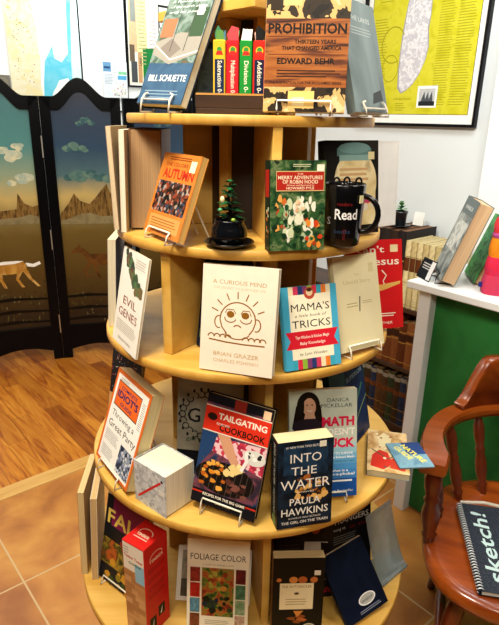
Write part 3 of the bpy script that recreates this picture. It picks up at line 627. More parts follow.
for i, (dx, dy, lab) in enumerate(((-.017, -.006, 'black looped bookmark at left of three standing in the mug'), (.004, .004, 'black looped bookmark in the middle of three standing in the mug'), (.025, -.004, 'black looped bookmark at right of three standing in the mug'))):
    m = MB(); b = col('#101012', .3); x, y, z = .176+dx, 1.074+dy, Z(2); m.box((x-.004, y-.001, z+.010), (x+.004, y+.001, z+.113), b); m.tube([(x+.0055*math.cos(2*PI*k/14), y, z+.1205+.008*math.sin(2*PI*k/14)) for k in range(14)], .002, b, 6, closed=True)
    tag(m.build('looped_bookmark'), lab, 'bookmark', 'bookmarks standing in the mug')
# dark little tree in a pot on a saucer
def leaf(m, p, d, L_, wd, mt, up=.2):
    d = Vector(d).normalized(); s = d.cross(Vector((0, 0, 1))); s = s.normalized() if s.length > 1e-4 else Vector((1, 0, 0)); p = Vector(p)
    vs = [p, p+d*L_*.35+s*wd, p+d*L_*.35-s*wd, p+d*L_*.75+s*wd*.7-Vector((0,0,L_*.08)), p+d*L_*.75-s*wd*.7-Vector((0,0,L_*.08)), p+d*L_-Vector((0,0,L_*.2)), p+d*L_*.5+Vector((0,0,wd*.4))]
    m.add(vs, [(0,2,6),(0,6,1),(1,6,3),(2,4,6),(6,4,5),(3,6,5)], mt)
def make_ornament():
    c = (-.041, 1.035, Z(2)+.0003)
    e = empty('saucer', c, 'round black saucer under the dark potted tree on second tier', 'saucer'); m = MB(); bk = col('#0a0c10', .12, var=.1)
    m.lathe([(0,.0),(.030,.0),(.034,.002),(.046,.009),(.0475,.0105),(.046,.0115),(.034,.006),(0,.0055)], bk, 40, caps=False); m.build('dish', e)
    c = (c[0], c[1], c[2]+.0062); e = empty('potted_tree', c, 'small dark glossy tree in a round black pot on second tier', 'potted plant')
    m = MB(); m.lathe([(0,0),(.024,0),(.030,.004),(.0345,.016),(.033,.030),(.027,.040),(.029,.044),(.027,.046),(.024,.042),(0,.040)], bk, 36, caps=False); m.build('pot', e)
    m = MB(); m.tube([(0,0,.038),(.002,.001,.06),(-.002,0,.085),(.001,0,.112)], [.004,.0035,.003,.0015], col('#2a1e12', .6)); m.build('stem', e)
    f = MB(); gs = [col(c_, .25, var=.2) for c_ in ('#0e2a18','#123a20','#0a1e12','#1c5a30')]
    for z_, n, L_ in ((.050,9,.034),(.062,9,.032),(.075,8,.029),(.090,7,.024),(.104,6,.018),(.113,4,.012)):
        for k in range(n): a = 2*PI*k/n + random.random()*.6; leaf(f, (0,0,z_+random.uniform(-.003,.003)), (math.cos(a), math.sin(a), random.uniform(.0,.5)), L_*random.uniform(.8,1.1), .0065, random.choice(gs))
    for x, z_, c_ in ((-.012,.085,'#e8dcae'),(.008,.048,'#8fae3c'),(-.016,.066,'#3f9a60')): f.ball((x, -.024, z_), (.004,.003,.006 if c_ == '#e8dcae' else .0035), col(c_, .2))
    f.build('foliage', e)
make_ornament()

# ---- tier 3
def p_evil(p):
    p.rect(0,0,1,1,K('#e6e2d8')); gs = [K(c) for c in ('#2f4a2c','#4a6a3c','#1e3420','#6a5a34','#5a3028')]
    for i in range(46): t_ = i/45; p.blobs(.22+.55*t_-.09, .22+.55*t_+.09, .93-.30*t_-.03, .93-.30*t_+.03, 1, gs, .05, .11)
    p.text('EVIL', .52, .44, .12, K('#8a4030'), width=.52); p.text('GENES', .5, .31, .12, K('#8a4030'), width=.74); p.lines(.1,.9,.15,.27,6,K('#b0a89a'),.3); p.text('Barbara Oakley', .5, .06, .04, K('#8a8478'), width=.5); p.lines(.55,.95,.86,.96,4,K('#b8b0a4'),.3)
book('white paperback with green figure and bowed cover at left of third tier', 3, -.266, 1.083, -58, 11, .141, .206, .005, K('#e6e2d8'), p_evil)
book('navy covered hardcover seen edge on at left of third tier', 3, -.303, 1.250, -82, 5, .15, .20, .018, K('#1a2a5c'), None, hard=True, pg='#8f8878')
book('cream paperback seen edge on at outermost left of third tier', 3, -.334, 1.285, -86, 3, .15, .205, .018, K('#b8ae9c'), None, pg='#e2d6b6')
def p_navy(p):
    p.rect(0,0,1,1,photo('night_cover', ['#080c18','#101a30','#0c1424'], 20)); p.rect(.04,.10,.80,.20,photo('green_band', ['#4a5a34','#6a7a4c','#3a4a2c'], 50)); p.rect(.72,.11,.80,.18,K('#b04a28')); p.lines(.08,.6,.12,.18,3,K('#a8b088'),.3); p.lines(.2,.7,.6,.8,4,K('#2a3a5a'),.3)
book('dark navy book with green band leaning behind the cream face drawing book', 3, -.062, 1.074, -26, 12, .112, .195, .018, K('#0c1424'), p_navy)
tan = K('#8a5a1c')
def p_cur(p):
    p.rect(0,0,1,1,K('#ede0cc')); g = K('#a88a5c'); p.text('A CURIOUS MIND', .5, .83, .055, g, width=.72); p.text('THE SECRET TO A BIGGER LIFE', .5, .785, .03, K('#c4b08c'), width=.70)
    p.ring(.5,.50,.24,.24,.017,tan,32,20,160); p.line([(.275,.57),(.26,.50),(.29,.43),(.36,.37)], .017, tan); p.line([(.725,.57),(.74,.50),(.71,.43),(.66,.38)], .017, tan)
    p.ring(.245,.475,.055,.08,.016,tan,14,70,290); p.ring(.755,.475,.055,.08,.016,tan,14,-110,110)
    p.ell(.40,.555,.052,.045,tan); p.ell(.60,.555,.052,.045,tan); p.ring(.40,.52,.075,.055,.014,tan,14,170,350); p.ring(.61,.52,.075,.055,.014,tan,14,190,370)
    p.line([(.33,.565),(.35,.60),(.44,.60),(.47,.565)], .012, tan); p.line([(.54,.565),(.57,.60),(.65,.60),(.68,.555)], .012, tan); p.ring(.5,.43,.05,.04,.016,tan,12,20,160); p.ring(.5,.44,.20,.16,.015,tan,14,215,325)
    for a in (25,48,70,92,115,138,158): q = R(a); p.line([(.5+.29*math.cos(q), .50+.29*math.sin(q)*.70), (.5+.385*math.cos(q), .50+.385*math.sin(q)*.70)], .015, tan)
    p.line([(.12,.305),(.35,.29),(.6,.285),(.88,.29)], .018, tan)
    for x in (.15,.23,.31,.38): p.ring(x,.325,.045,.05,.015,tan,10,10,170)
    for x in (.62,.70,.78,.85): p.ring(x,.318,.045,.05,.015,tan,10,10,170)
    p.text('BRIAN GRAZER', .5, .155, .055, K('#c8a878'), width=.62); p.text('CHARLES FISHMAN', .5, .095, .045, K('#d2b890'), width=.62)
book('cream hardcover with a drawn face looking upward at front of third tier', 3, -.026, .966, -16, 8, .146, .206, .020, K('#ede0cc'), p_cur, hard=False, pg='#d8cdb4')
def p_mama(p):
    cs = ['#3aa0b8','#7a3a6a','#e8d8b0','#d03048','#2a3a6a','#e07a2c','#8ab03a','#c83a5a']
    p.rect(0,0,1,1,K('#45a6c8'))
    for i in range(9): p.rect(.12+.085*i, .0, .12+.085*(i+1), .13, K(cs[(i*3) % 8])); p.k -= 1
    p.k += 1
    for i in range(9): p.rect(.12+.085*i, .88, .12+.085*(i+1), 1.0, K(cs[(i*5+2) % 8])); p.k -= 1
    p.k += 1
    p.rect(.12,.12,.88,.90,K('#f0e8cc')); p.ell(.5,.91,.10,.10,K('#b84a34')); p.ell(.5,.92,.06,.06,K('#e8c8a0')); p.ell(.5,.95,.05,.03,K('#4a2a1a'))
    p.text("MAMA'S", .5, .70, .13, ink, width=.70); p.text('a little book of', .5, .63, .05, K('#5a5040'), width=.58, shear=.2); p.text('TRICKS', .5, .50, .13, ink, width=.70)
    rd = K('#cf2030'); p.poly([(.02,.25),(.10,.35),(.02,.46),(.98,.46),(.90,.35),(.98,.25)], rd); w_ = K('#f6e8d8'); p.text('Tips Wisdom & Kitchen Magic', .5, .37, .05, w_, width=.62, bold=.01); p.text('Baby Knowledge', .5, .295, .05, w_, width=.46, bold=.01); p.text('by Lynn Wooden', .5, .165, .05, ink, width=.5, shear=.25)
book('small turquoise striped tricks book with red ribbon banner on third tier', 3, .131, .998, 22, 16, .120, .162, .014, K('#45a6c8'), p_mama, pg='#b8462c', hard=True)
def p_tr(p): p.rect(0,0,1,1,photo('pale_cream', ['#dfd2a4','#e8deb8'], 8)); p.text('The', .5, .78, .04, K('#c4b486'), width=.12); p.text('Untold Story', .5, .70, .06, K('#c4b486'), width=.62); p.line([(.50,.40),(.53,.56)], .022, ink); p.lines(.22,.48,.46,.52,2,K('#a89868'),.3); p.lines(.58,.82,.48,.52,2,K('#a89868'),.3); p.rect(.78,.80,.90,.90,K('#d6c898'))
_, Mt = book('pale cream paperback with small black mark on easel at right of third tier', 3, .242, 1.081, 36, 16, .128, .198, .016, K('#dfd2a4'), p_tr, lift=.005, rho=-2)
easel(Mt, 3, .128, .198, .016, 'white wire easel under the pale cream paperback on third tier', s=.045, lip=.012)
def p_jes(p):
    p.rect(0,0,1,1,K('#cc1f22')); w_ = K('#f2ead8'); p.text("can't", .42, .86, .10, w_, width=.5, bold=.01); p.text('Jesus', .66, .72, .12, w_, width=.56, bold=.01); p.rect(.78,.86,.92,.94,K('#e8d8a8')); p.line([(.62,.66),(.70,.60),(.64,.54),(.66,.50)], .02, w_)
    y = K('#dcae5c'); p.poly([(.10,.20),(.52,.20),(.50,.42),(.66,.44),(.95,.50),(.96,.53),(.60,.50),(.10,.52)], y)
    for i in range(11): p.line([(.12,.22+.027*i),(.52,.225+.027*i)], .012, K('#8a6428')); p.k -= 1
    p.k += 1; p.lines(.2,.88,.14,.19,2,w_,.45); p.text('HEATHER', .62, .05, .045, w_, width=.36)
book('bright red paperback with pale title overhanging the right edge of third tier', 3, .296, 1.205, 16, 14, .139, .206, .018, K('#cc1f22'), p_jes, lift=.004)

# ---- tier 4
def p_idi(p):
    o = K('#d96a1e'); p.rect(0,0,1,1,o); p.rect(.05,.03,.95,.955,K('#efede6')); p.rect(.11,.63,.80,.90,ink); p.rect(.12,.64,.79,.89,K('#e2641c')); n = K('#241c5c')
    p.text('COMPLETE', .455, .825, .05, n, width=.46, bold=.02); p.text("IDIOT'S", .455, .735, .10, n, width=.60, bold=.035); p.text('GUIDE', .455, .665, .05, n, width=.34, bold=.02)
    p.text('Throwing a', .47, .525, .09, ink, width=.66); p.text('Great Party', .52, .405, .105, ink, width=.80)
    for a in ((.10,.50,.25,.37,7),(.10,.45,.08,.20,7),(.84,.93,.60,.88,14)): p.lines(*a, K('#9a9a98'), .35)
    p.rect(.58,.06,.94,.34,photo('party_photo', ['#1c2a4a','#5a6a8a','#c8ccd4','#24303c','#8a94a4'], 150, 'voronoi')); p.lines(.14,.4,.91,.94,2,K('#8a8a88'),.35)
_, Mt = book('large white and orange party guide paperback leaning on fourth tier', 4, -.313, 1.081, -54, 19, .176, .225, .031, K('#d96a1e'), p_idi, lift=.005, pg='#e8d6a0')
easel(Mt, 4, .176, .225, .031, 'white wire easel under the orange party guide paperback', s=.05, lip=.010)
def p_dot(p):
    p.rect(0,0,1,1,K('#15171c')); p.rect(0,0,1,.42,K('#c89a62'))
    for i in range(110): p.ell(random.uniform(.02,.98), random.uniform(.44,.98), .014, .014, random.choice([K('#d8d0c0'),K('#b84a5a'),K('#6a8aa0')]), 6); p.k -= 1
    p.k += 1
book('dark dotted book with tan lower half at left rim of fourth tier', 4, -.330, 1.25, -48, 9, .14, .245, .010, K('#15171c'), p_dot)
def p_G(p):
    p.rect(0,0,1,1,photo('grey_board', ['#8a8474','#a39d8a','#7a7566'], 10)); b = K('#16161a')
    p.rect(0,0,1,.24,K('#14161c')); p.text('G', .26, .53, .20, b, width=.20, bold=.01); p.text('&', .62, .55, .14, b, width=.18)
    for i in range(22): a = 2*PI*i/22; x, y = .42+.34*math.cos(a), .60+.34*math.sin(a)*.62; p.ring(x, y, .05, .05, .016, b, 10, random.randint(0,360), random.randint(380,640)); p.ell(x+.05*math.cos(a), y+.05*math.sin(a), .02, .03, b, 8)
    p.text('garden', .34, .34, .06, K('#3a5a3c'), width=.4)
book('grey book with ornate black letter standing at back of fourth tier', 4, -.090, 1.095, -8, 9, .150, .240, .018, K('#6e6a5c'), p_G)
def p_tail(p):
    p.rect(0,0,1,1,K('#16161c')); p.rect(0,.12,1,.92,photo('picnic_photo', ['#1a2034','#3a2a34','#7a4050','#283a5a','#141420'], 22)); p.rect(.42,.90,.60,1,K('#8a2a20'))
    p.poly([(.0,.52),(1,.40),(1,.66),(.0,.62)], photo('gingham', ['#c83a50','#e8c0c4','#a82a44'], 140, 'voronoi')); p.poly([(.0,.3),(0,.66),(.25,.70),(.2,.5)], K('#24406a'))
    p.poly([(.22,.68),(.40,.70),(.62,.46),(.74,.40),(.70,.36),(.56,.40),(.38,.52)], K('#d09a78')); p.ell(.84,.545,.17,.11,K('#d8d8d0')); p.blobs(.72,.96,.53,.58,10,[K('#2a2a2a'),K('#f0f0e8')],.02,.045)
    p.ell(.46,.28,.46,.24,K('#17120f'),30)
    for i in range(10): p.line([(.05+.09*i,.13),(.09+.09*i,.43)], .006, K('#5a5048'))
    p.blobs(.10,.45,.18,.42,22,[K('#d88a2c'),K('#b8601c'),K('#e8a848')],.035,.06,.7); p.blobs(.48,.88,.16,.30,16,[K('#5a342c'),K('#7a4a40'),K('#3a201c')],.05,.08,.6); p.blobs(.48,.70,.34,.44,7,[K('#e8d088'),K('#f0e0a0')],.05,.075); p.line([(.68,.40),(.74,.50),(.72,.56)], .05, K('#ece8e4'))
    p.rect(.0,.665,1,.90,K('#e8e0d0')); p.rect(.0,.675,1,.89,K('#d8321e')); w_ = K('#f6ead8'); p.text('TAILGATING', .58, .795, .075, w_, width=.74, bold=.03); p.text('COOKBOOK', .60, .695, .08, ink, width=.70, bold=.03); p.ell(.12,.80,.075,.055,K('#2a1a14')); p.text('RECIPES FOR', .3, .74, .03, w_, width=.2)
    p.rect(.86,.905,.97,.98,K('#f0c8a0')); p.rect(0,0,1,.13,K('#14141a')); p.text('RECIPES FOR THE BIG GAME', .5, .085, .035, w_, width=.66, bold=.02); p.text('Bob Sloan', .5, .035, .03, w_, width=.22); p.rect(0,.095,.16,.11,K('#c8321e')); p.rect(.84,.095,1,.11,K('#c8321e'))
_, Mt = book('dark glossy tailgating cookbook with red title band on fourth tier', 4, -.050, .954, -22, 14, .146, .238, .018, K('#16161c'), p_tail, lift=.008, rho=-4, hard=True, pg='#d8c890')
easel(Mt, 4, .15, .238, .018, 'white wire easel with broad lip under the tailgating cookbook', s=.045, lip=.014)
def p_wat(p):
    p.rect(0,0,1,1,photo('night_water', ['#05080e','#0a1420','#12283a','#070a10'], 22)); p.rect(.1,.62,.9,.95,photo('night_sky', ['#0c1c30','#1c3a54','#0a1626'], 20))
    p.blobs(.35,.85,.32,.60,26,[K('#7a4a1c'),K('#c88a3c'),K('#3a2410'),K('#a8622a'),K('#e8b868')],.03,.08); p.blobs(.15,.95,.05,.6,18,[K('#1a3044'),K('#0c1824')],.03,.07)
    w_ = K('#efeae0'); p.text('#1 NEW YORK TIMES BESTSELLER', .5, .925, .035, w_, width=.72); p.text('INTO', .5, .76, .14, w_, width=.56); p.text('THE', .47, .615, .135, w_, width=.46); p.text('WATER', .5, .455, .155, w_, width=.90); p.text('a novel', .5, .405, .03, w_, width=.3); p.text('PAULA', .5, .265, .115, w_, width=.56, bold=.01); p.text('HAWKINS', .5, .145, .12, w_, width=.86, bold=.01); p.text('AUTHOR OF THE #1 BESTSELLER', .5, .10, .028, w_, width=.6); p.text('THE GIRL ON THE TRAIN', .5, .045, .045, w_, width=.86, bold=.01)
book('thick black bestseller paperback with large pale title at front of fourth tier', 4, .121, .929, 14, 5, .116, .192, .043, K('#05080e'), p_wat, price=(.74, .915), pg='#e6d3a4', spine_fn=lambda p: (p.rect(0,0,1,1,K('#0a0f16')), p.text('INTO THE WATER', .40, .95, .085, K('#d8d8d0'), 'l', ang=-90, width=2.1), p.ell(.5,.06,.25,.3,K('#5a7a4a')), p.text('HAWKINS', .40, .44, .085, K('#b8c0b8'), 'l', ang=-90, width=1.3)))
def p_math(p):
    p.rect(0,.50,1,1,K('#c4cdbc'))
    for i, c in enumerate(('#3a78b8','#3f80be','#4a8cc4','#5a9cca','#74aece','#94c0ce','#aecbc8')): p.rect(0,.16+.05*i,1,.16+.05*(i+1),K(c)); p.k -= 1
    p.k += 1; p.rect(0,0,1,.17,K('#1d4f9a')); hr = K('#1c130e'); sk = K('#d8a888')
    p.ell(.28,.86,.17,.20,hr,24); p.poly([(.10,.86),(.46,.86),(.50,.66),(.40,.60),(.10,.60),(.04,.66)], hr); p.ell(.295,.845,.095,.135,sk,24); p.poly([(.24,.80),(.36,.80),(.40,.70),(.20,.70)], sk); p.poly([(.06,.72),(.24,.74),(.38,.74),(.52,.68),(.50,.52),(.06,.52)], K('#2a2028'))
    p.ell(.26,.865,.014,.010,hr,8); p.ell(.335,.865,.014,.010,hr,8); p.ring(.30,.825,.04,.025,.010,K('#f4f0ec'),8,200,340); p.ell(.19,.86,.03,.14,hr,12)
    p.text('DANICA', .72, .885, .05, K('#2a4a4a'), width=.32); p.text('MCKELLAR', .70, .835, .05, K('#2a4a4a'), width=.46); rd = K('#d8204a'); p.text('MATH', .72, .665, .115, rd, width=.48, bold=.045); p.text("DOESN'T", .72, .580, .085, K('#f2f0e6'), width=.50, bold=.03); p.text('SUCK', .73, .465, .115, rd, width=.48, bold=.045)
    w_ = K('#f2f6f8'); p.text('HOW TO SURVIVE', .74, .395, .03, w_, width=.40, bold=.02); p.text('Middle School Math', .74, .36, .03, w_, width=.44, bold=.02); p.text('without losing your mind', .74, .325, .026, K('#2a5a4a'), width=.44); p.text('what is a', .74, .235, .03, w_, width=.26, bold=.02); p.text('math-a-phobe?', .74, .20, .035, w_, width=.46, bold=.02); p.lines(.5,.95,.14,.18,1,w_,.4); p.text('New York Times Bestseller', .6, .045, .03, w_, width=.7)
_, Mt = book('blue and green maths paperback with smiling woman on its cover on fourth tier', 4, .170, 1.013, 8, 14, .150, .240, .018, K('#aebcae'), p_math, lift=.005)
easel(Mt, 4, .15, .24, .018, 'white wire easel under the blue and green maths paperback', s=.05, lip=.012)
def p_teal(p): p.rect(0,0,1,1,photo('deep_teal', ['#14303c','#2a5560','#1c4250'], 10)); p.rect(.42,0,1,1,photo('deep_navy', ['#0e1c38','#16305a','#0a1428'], 14)); p.line([(.30,.12),(.6,.40),(.9,.62)], .04, K('#3f7a6a')); p.line([(.4,.10),(.7,.30),(1,.44)], .015, K('#8aa860')); p.text('SUPERIOR', .7, .75, .08, K('#9fb8c4'), width=.5)
book('large teal and navy paperback facing right at right rim of fourth tier', 4, .279, 1.231, 58, 12, .20, .225, .018, K('#14303c'), p_teal, lift=.003)
# block shaped book with grey cover
def make_block():
    psi = -40
    e = empty('block_book', (-.202, .977, Z(4)+.0004), 'small cube shaped fat book with grey cover and red slash on fourth tier', 'book', 'books on display', rot=(0, 0, R(psi)))
    w_, t_, h_ = .098, .082, .101
    g = MB(); g.bbox((-w_/2+.002, .002, .002), (w_/2-.001, t_-.002, h_-.001), pages('#f4ecd4'), .001); g.build('page_block', e)
    m = MB(); gc = photo('grey_swirl', ['#bcc2c6','#d6dadc','#aab0b6','#c8ccce'], 55); m.box((-w_/2, 0, 0), (w_/2, .0018, h_), gc); m.box((-w_/2-.0016, 0, 0), (-w_/2-.0001, t_, h_), gc); m.box((-w_/2, t_-.0018, 0), (w_/2, t_, h_), gc)
    p = Print(m, w_, h_, lambda u, v, k: (-w_/2+u, -EPS*k, v)); p.blobs(.05,.95,.05,.95,40,[K('#c8ccd0'),K('#a2a9af'),K('#dfe2e2')],.03,.07); p.line([(.10,.14),(.86,.80)], .05, K('#d01e26')); p.ell(.90,.84,.035,.035,K('#1a1a22')); p.rect(.80,.50,.98,.62,K('#e4e2da'))
    m.build('cover', e)
make_block()
# things lying flat at the right rim
def flat_item(name, label, cat, pts, z0, th, cover, fn, pgc='#d8cfae', rotz=0, c=(0, 0), w=.1, h=.1, grp='flat publications at the right rim'):
    e = empty(name, (c[0], c[1], z0), label, cat, grp, rot=(0, 0, R(rotz)))
    g = MB(); g.box((-w/2+.001, -h/2+.001, .0006), (w/2-.001, h/2-.001, th-.0006), pages(pgc)); g.build('page_block', e)
    m = MB(); m.box((-w/2, -h/2, 0), (w/2, h/2, .0006), cover); m.box((-w/2, -h/2, th-.0006), (w/2, h/2, th), cover)
    p = Print(m, w, h, lambda u, v, k: (-w/2+u, -h/2+v, th+EPS*k)); fn(p); m.build('cover', e)
def p_bird(p):
    p.rect(0,0,1,1,photo('birds_photo', ['#d8b070','#e8cc98','#b88a50','#e0c080'], 20)); r_ = K('#cc2a1c'); p.poly([(.08,.10),(.40,.05),(.62,.20),(.50,.45),(.30,.50),(.12,.36)], r_); p.poly([(.55,.10),(.9,.06),(.96,.3),(.78,.44),(.58,.3)], K('#c03a24')); p.poly([(.30,.55),(.55,.60),(.62,.85),(.40,.95),(.25,.8)], K('#e8d8a8')); p.line([(.1,.5),(.5,.3),(.9,.5)], .04, K('#5a4a3a')); p.blobs(.2,.9,.1,.9,16,[K('#f0e4c0'),K('#a8603a'),K('#4a5a4a')],.03,.06)
flat_item('picture_book', 'flat picture book with red and cream bird cover at right rim', 'book', None, Z(4)+.0005, .016, K('#7a8a8c'), p_bird, rotz=-12, c=(.350, 1.190), w=.098, h=.185, grp='books on display')
def p_pam(p): p.rect(0,0,1,1,photo('pamphlet_blue', ['#5a8ca8','#7aa4b8','#4a7a98'], 24)); p.rect(.45,.5,1,1,K('#22407a')); y = K('#e8dc5a'); p.text('NATURE', .56, .52, .19, y, width=.95, bold=.03, ang=-68); p.text('GUIDE', .28, .56, .19, y, width=.7, bold=.03, ang=-68)
flat_item('blue_pamphlet', 'blue pamphlet with yellow lettering overhanging right rim of fourth tier', 'pamphlet', None, Z(4)+.0178, .003, K('#5a8ca8'), p_pam, rotz=6, c=(.398, 1.168), w=.085, h=.105, grp=None)

# ---- tier 5
book('cream book seen edge on at outermost left of fifth tier', 5, -.435, 1.231, -85, 2, .17, .255, .016, K('#b08a58'), None, pg='#e0c890')
book('white paperback seen edge on at left of fifth tier', 5, -.410, 1.222, -81, 3, .19, .25, .016, K('#e9e4d6'), None, pg='#d8b880')
def p_fall(p):
    p.rect(0,0,1,1,photo('fall_dark', ['#0c0e12','#1a1c20','#101410'], 14)); p.rect(.16,.66,1,1,K('#7a1f4a')); p.rect(.0,.2,1,.5,photo('fall_leaves', ['#1a1c14','#4a4a1c','#a8862c','#2a3a18','#b85a24','#12140e'], 20)); p.blobs(.1,1,.03,.3,16,[K('#8a7a24'),K('#3a4a1c'),K('#c8922c')],.05,.1)
    p.text('FALL', .50, .68, .23, K('#dfc45a'), width=.88, bold=.02); p.blobs(.3,.9,.52,.62,8,[K('#8a2a2a'),K('#5a1c24')],.04,.07)
_, Mt = book('dark seasonal book with yellow FALL title behind the red block box', 5, -.318, 1.090, -38, 12, .155, .235, .015, K('#0c0e12'), p_fall, lift=.005)
easel(Mt, 5, .155, .235, .015, 'white wire easel under the dark FALL book on fifth tier', s=.055, lip=.014)
# game box
def make_game():
    psi = -33
    e = empty('game_box', (-.246, .975, Z(5)+.0004), 'tall red wooden block game box standing at left of fifth tier', 'game box', rot=(0, 0, R(psi)))
    w_, t_, h_ = .066, .076, .256; rd = K('#cf2420', .35); m = MB(); m.bbox((-w_/2, 0, 0), (w_/2, t_, h_), rd, .0012)
    p = Print(m, w_, h_, lambda u, v, k: (-w_/2+u, -EPS*k, v))
    p.rect(.03,.0,.97,.985,K('#8fb8cc')); p.rect(.03,0,.97,.70,K('#b88a5c'))
    wb = [wood('block_' + c, c, d, 'X', fine=40) for c, d in (('#b07a48','#c89460'),('#9a6638','#b47e4c'),('#c08c58','#d2a270'))]
    for i in range(11):
        for j in range(3 if i % 2 else 2):
            n = 3 if i % 2 else 2; p.rect(.05+.9*j/n, .01+.062*i, .05+.9*(j+1)/n-.015, .01+.062*(i+1)-.006, random.choice(wb)); p.k -= 1
    p.k += 1; p.rect(.03,.70,.97,.985,K('#e8e0d0')); p.rect(.55,.60,.97,.80,K('#8fc0d8')); p.text('Timber Tower', .5, .83, .045, K('#b81c1c'), width=.86, bold=.03, ang=-3); p.text('Original', .55, .77, .040, K('#2a5a2a'), width=.56, bold=.03); p.lines(.06,.3,.88,.96,3,K('#a8a098'),.4)
    q = Print(m, t_, h_, lambda u, v, k: (w_/2+EPS*k, u, v)); k2 = K('#8a1410')
    q.ring(.5,.84,.26,.16,.03,K('#f0c8b0'),14,0,180); q.text('TIMBER', .5, .80, .045, K('#f0d8c0'), width=.6, bold=.02)
    for v0 in (.70,.60,.50,.42): q.lines(.12,.88,v0,v0+.06,3,k2,.3)
    q.rect(.12,.06,.40,.20,ink); q.rect(.50,.14,.78,.26,ink); q.poly([(.22,.08),(.30,.18),(.27,.08)],wht); q.poly([(.58,.16),(.68,.24),(.64,.16)],wht)
    t2 = Print(m, w_, t_, lambda u, v, k: (-w_/2+u, v, h_+EPS*k)); t2.ring(.5,.55,.28,.2,.03,K('#f0dcc0'),14,0,180); t2.text('TIMBER', .5, .40, .14, K('#f0dcc0'), width=.55, bold=.03); t2.rect(.2,.3,.8,.34,K('#e8b0a0'))
    m.build('carton', e)
make_game()
def p_fol(p):
    p.rect(0,0,1,1,K('#e9e0c8')); p.text('FOLIAGE COLOR', .50, .775, .095, K('#2c2c22'), width=.90, bold=.005); p.text('A GUIDE TO GARDEN LEAVES', .5, .715, .025, K('#8a8468'), width=.5)
    p.rect(.24,.15,.76,.69,photo('foliage_main', ['#141e10','#2f4a1e','#6a7a2c','#a8622c','#8a2a1c','#20301a'], 45, detail=5)); p.blobs(.34,.66,.44,.64,16,[K('#b8622c'),K('#c88a3c'),K('#8a3a20'),K('#a8a040')],.03,.06); p.blobs(.28,.72,.18,.36,18,[K('#141e10'),K('#1c2a3a'),K('#2a3a20')],.04,.08)
    cs = [('#a83a2c','#5a1c14'),('#c82a20','#8a1a14'),('#6a9ab0','#3a6a80'),('#8a4a2c','#4a2a1c')]; cr = [('#7a1c24','#2a1014'),('#2f5a3c','#5a8a6c'),('#4a7a4c','#a8b898'),('#8a2a2c','#c8b8a0')]
    for i in range(4): p.rect(.05,.53-.172*i,.21,.53-.172*i+.16,photo('leaf_l%d' % i, list(cs[i]), 70)); p.rect(.79,.53-.172*i,.95,.53-.172*i+.16,photo('leaf_r%d' % i, list(cr[i]), 70))
    p.lines(.3,.7,.06,.12,3,K('#a8a088'),.3)
_, Mt = book('cream gardening book with grid of leaf photographs at front of fifth tier', 5, -.062, .980, -4, 10, .143, .228, .018, K('#e9e0c8'), p_fol, lift=.006)
def p_land(p): p.rect(.06,.08,.94,.92,photo('grey_landscape', ['#5a5648','#8a8470','#a8a088','#4a463a'], 22)); p.rect(.06,.08,.94,.4,photo('grey_land2', ['#6a6450','#4a4636'], 22))
book('white bordered picture book lying tilted behind the cream gardening book', 5, -.078, 1.06, -4, 28, .185, .13, .010, K('#ece6d6'), p_land)
def p_nut(p):
    p.rect(0,0,1,1,K('#0c0b0a')); p.rect(.14,.38,.80,.70,K('#efe2b8')); s = [K('#c8763a'),K('#d88a44'),K('#b8622c')]
    for x, r_ in ((.12,.05),(.40,.085),(.58,.09),(.80,.075)): p.ell(x,.74,r_,r_*.9,random.choice(s),14)
    p.rect(.145,.385,.795,.70,K('#efe2b8')); p.text('THE NUTCRACKER', .47, .645, .045, K('#8a6a2c'), width=.58); p.ell(.47,.575,.05,.03,K('#5a4a2a')); p.lines(.26,.68,.44,.53,3,K('#a8966a'),.3); p.blobs(.2,.6,.22,.34,4,[K('#b8622c'),K('#8a4a20')],.08,.11,.5); p.poly([(.42,.36),(.62,.36),(.50,.28)],K('#d88a44'))
    p.ell(.74,.12,.16,.16,K('#c8c2ae'),24); p.ell(.74,.12,.125,.125,K('#2a2a26'),24); p.ell(.74,.12,.06,.05,K('#c8c2ae'),12)
book('black paperback with white label and brown nuts at front of fifth tier', 5, .123, .965, 3, 4, .116, .222, .026, K('#0c0b0a'), p_nut, price=(.80, .80), pg='#d8c48c', spine=K('#6a3a24'))
def p_wom(p):
    p.rect(0,0,1,1,photo('dim_brown', ['#100c0a','#1e1612','#2a1c16'], 12)); p.ell(.68,.76,.17,.24,K('#22140e'),20); p.ell(.69,.77,.09,.13,K('#a84a30'),18); p.ell(.69,.81,.08,.06,K('#3a2018'),12); p.poly([(.5,.62),(.9,.60),(.98,.2),(.45,.15)], K('#b8a894')); p.poly([(.78,.6),(.95,.58),(.98,.2),(.80,.2)], K('#181210')); p.blobs(.7,.95,.3,.5,6,[K('#c8321e'),K('#8a1c14')],.03,.06); p.rect(.86,.86,.98,.94,K('#e4dcc4')); p.lines(.06,.45,.5,.85,8,K('#3a2a22'),.35); p.text('LOVE', .9, .05, .08, K('#c8203a'), width=.16, bold=.03)
book('dim brown paperback with red faced woman behind the nut cover book', 5, .152, 1.075, 8, 12, .146, .245, .020, K('#140f0c'), p_wom, pg='#c8b888', lift=.004)
def p_str(p):
    p.rect(0,0,1,1,K('#0a0a0c')); w_ = K('#dcdad2'); p.text('THE', .5, .90, .08, w_, width=.3); p.text('STRANGERS', .54, .72, .12, w_, width=.82, bold=.01); p.text('among us', .3, .62, .07, w_, width=.3); p.text('in the', .75, .60, .08, K('#8a1c1c'), width=.4); p.lines(.1,.7,.42,.56,4,K('#6a6a66'),.35); p.text('VIN', .38, .24, .13, w_, width=.34, bold=.01); p.text('PACKARD', .6, .08, .11, w_, width=.62)
book('black paperback with white thriller title standing at right of fifth tier', 5, .279, 1.186, 26, 8, .150, .190, .018, K('#0a0a0c'), p_str, lift=.002)
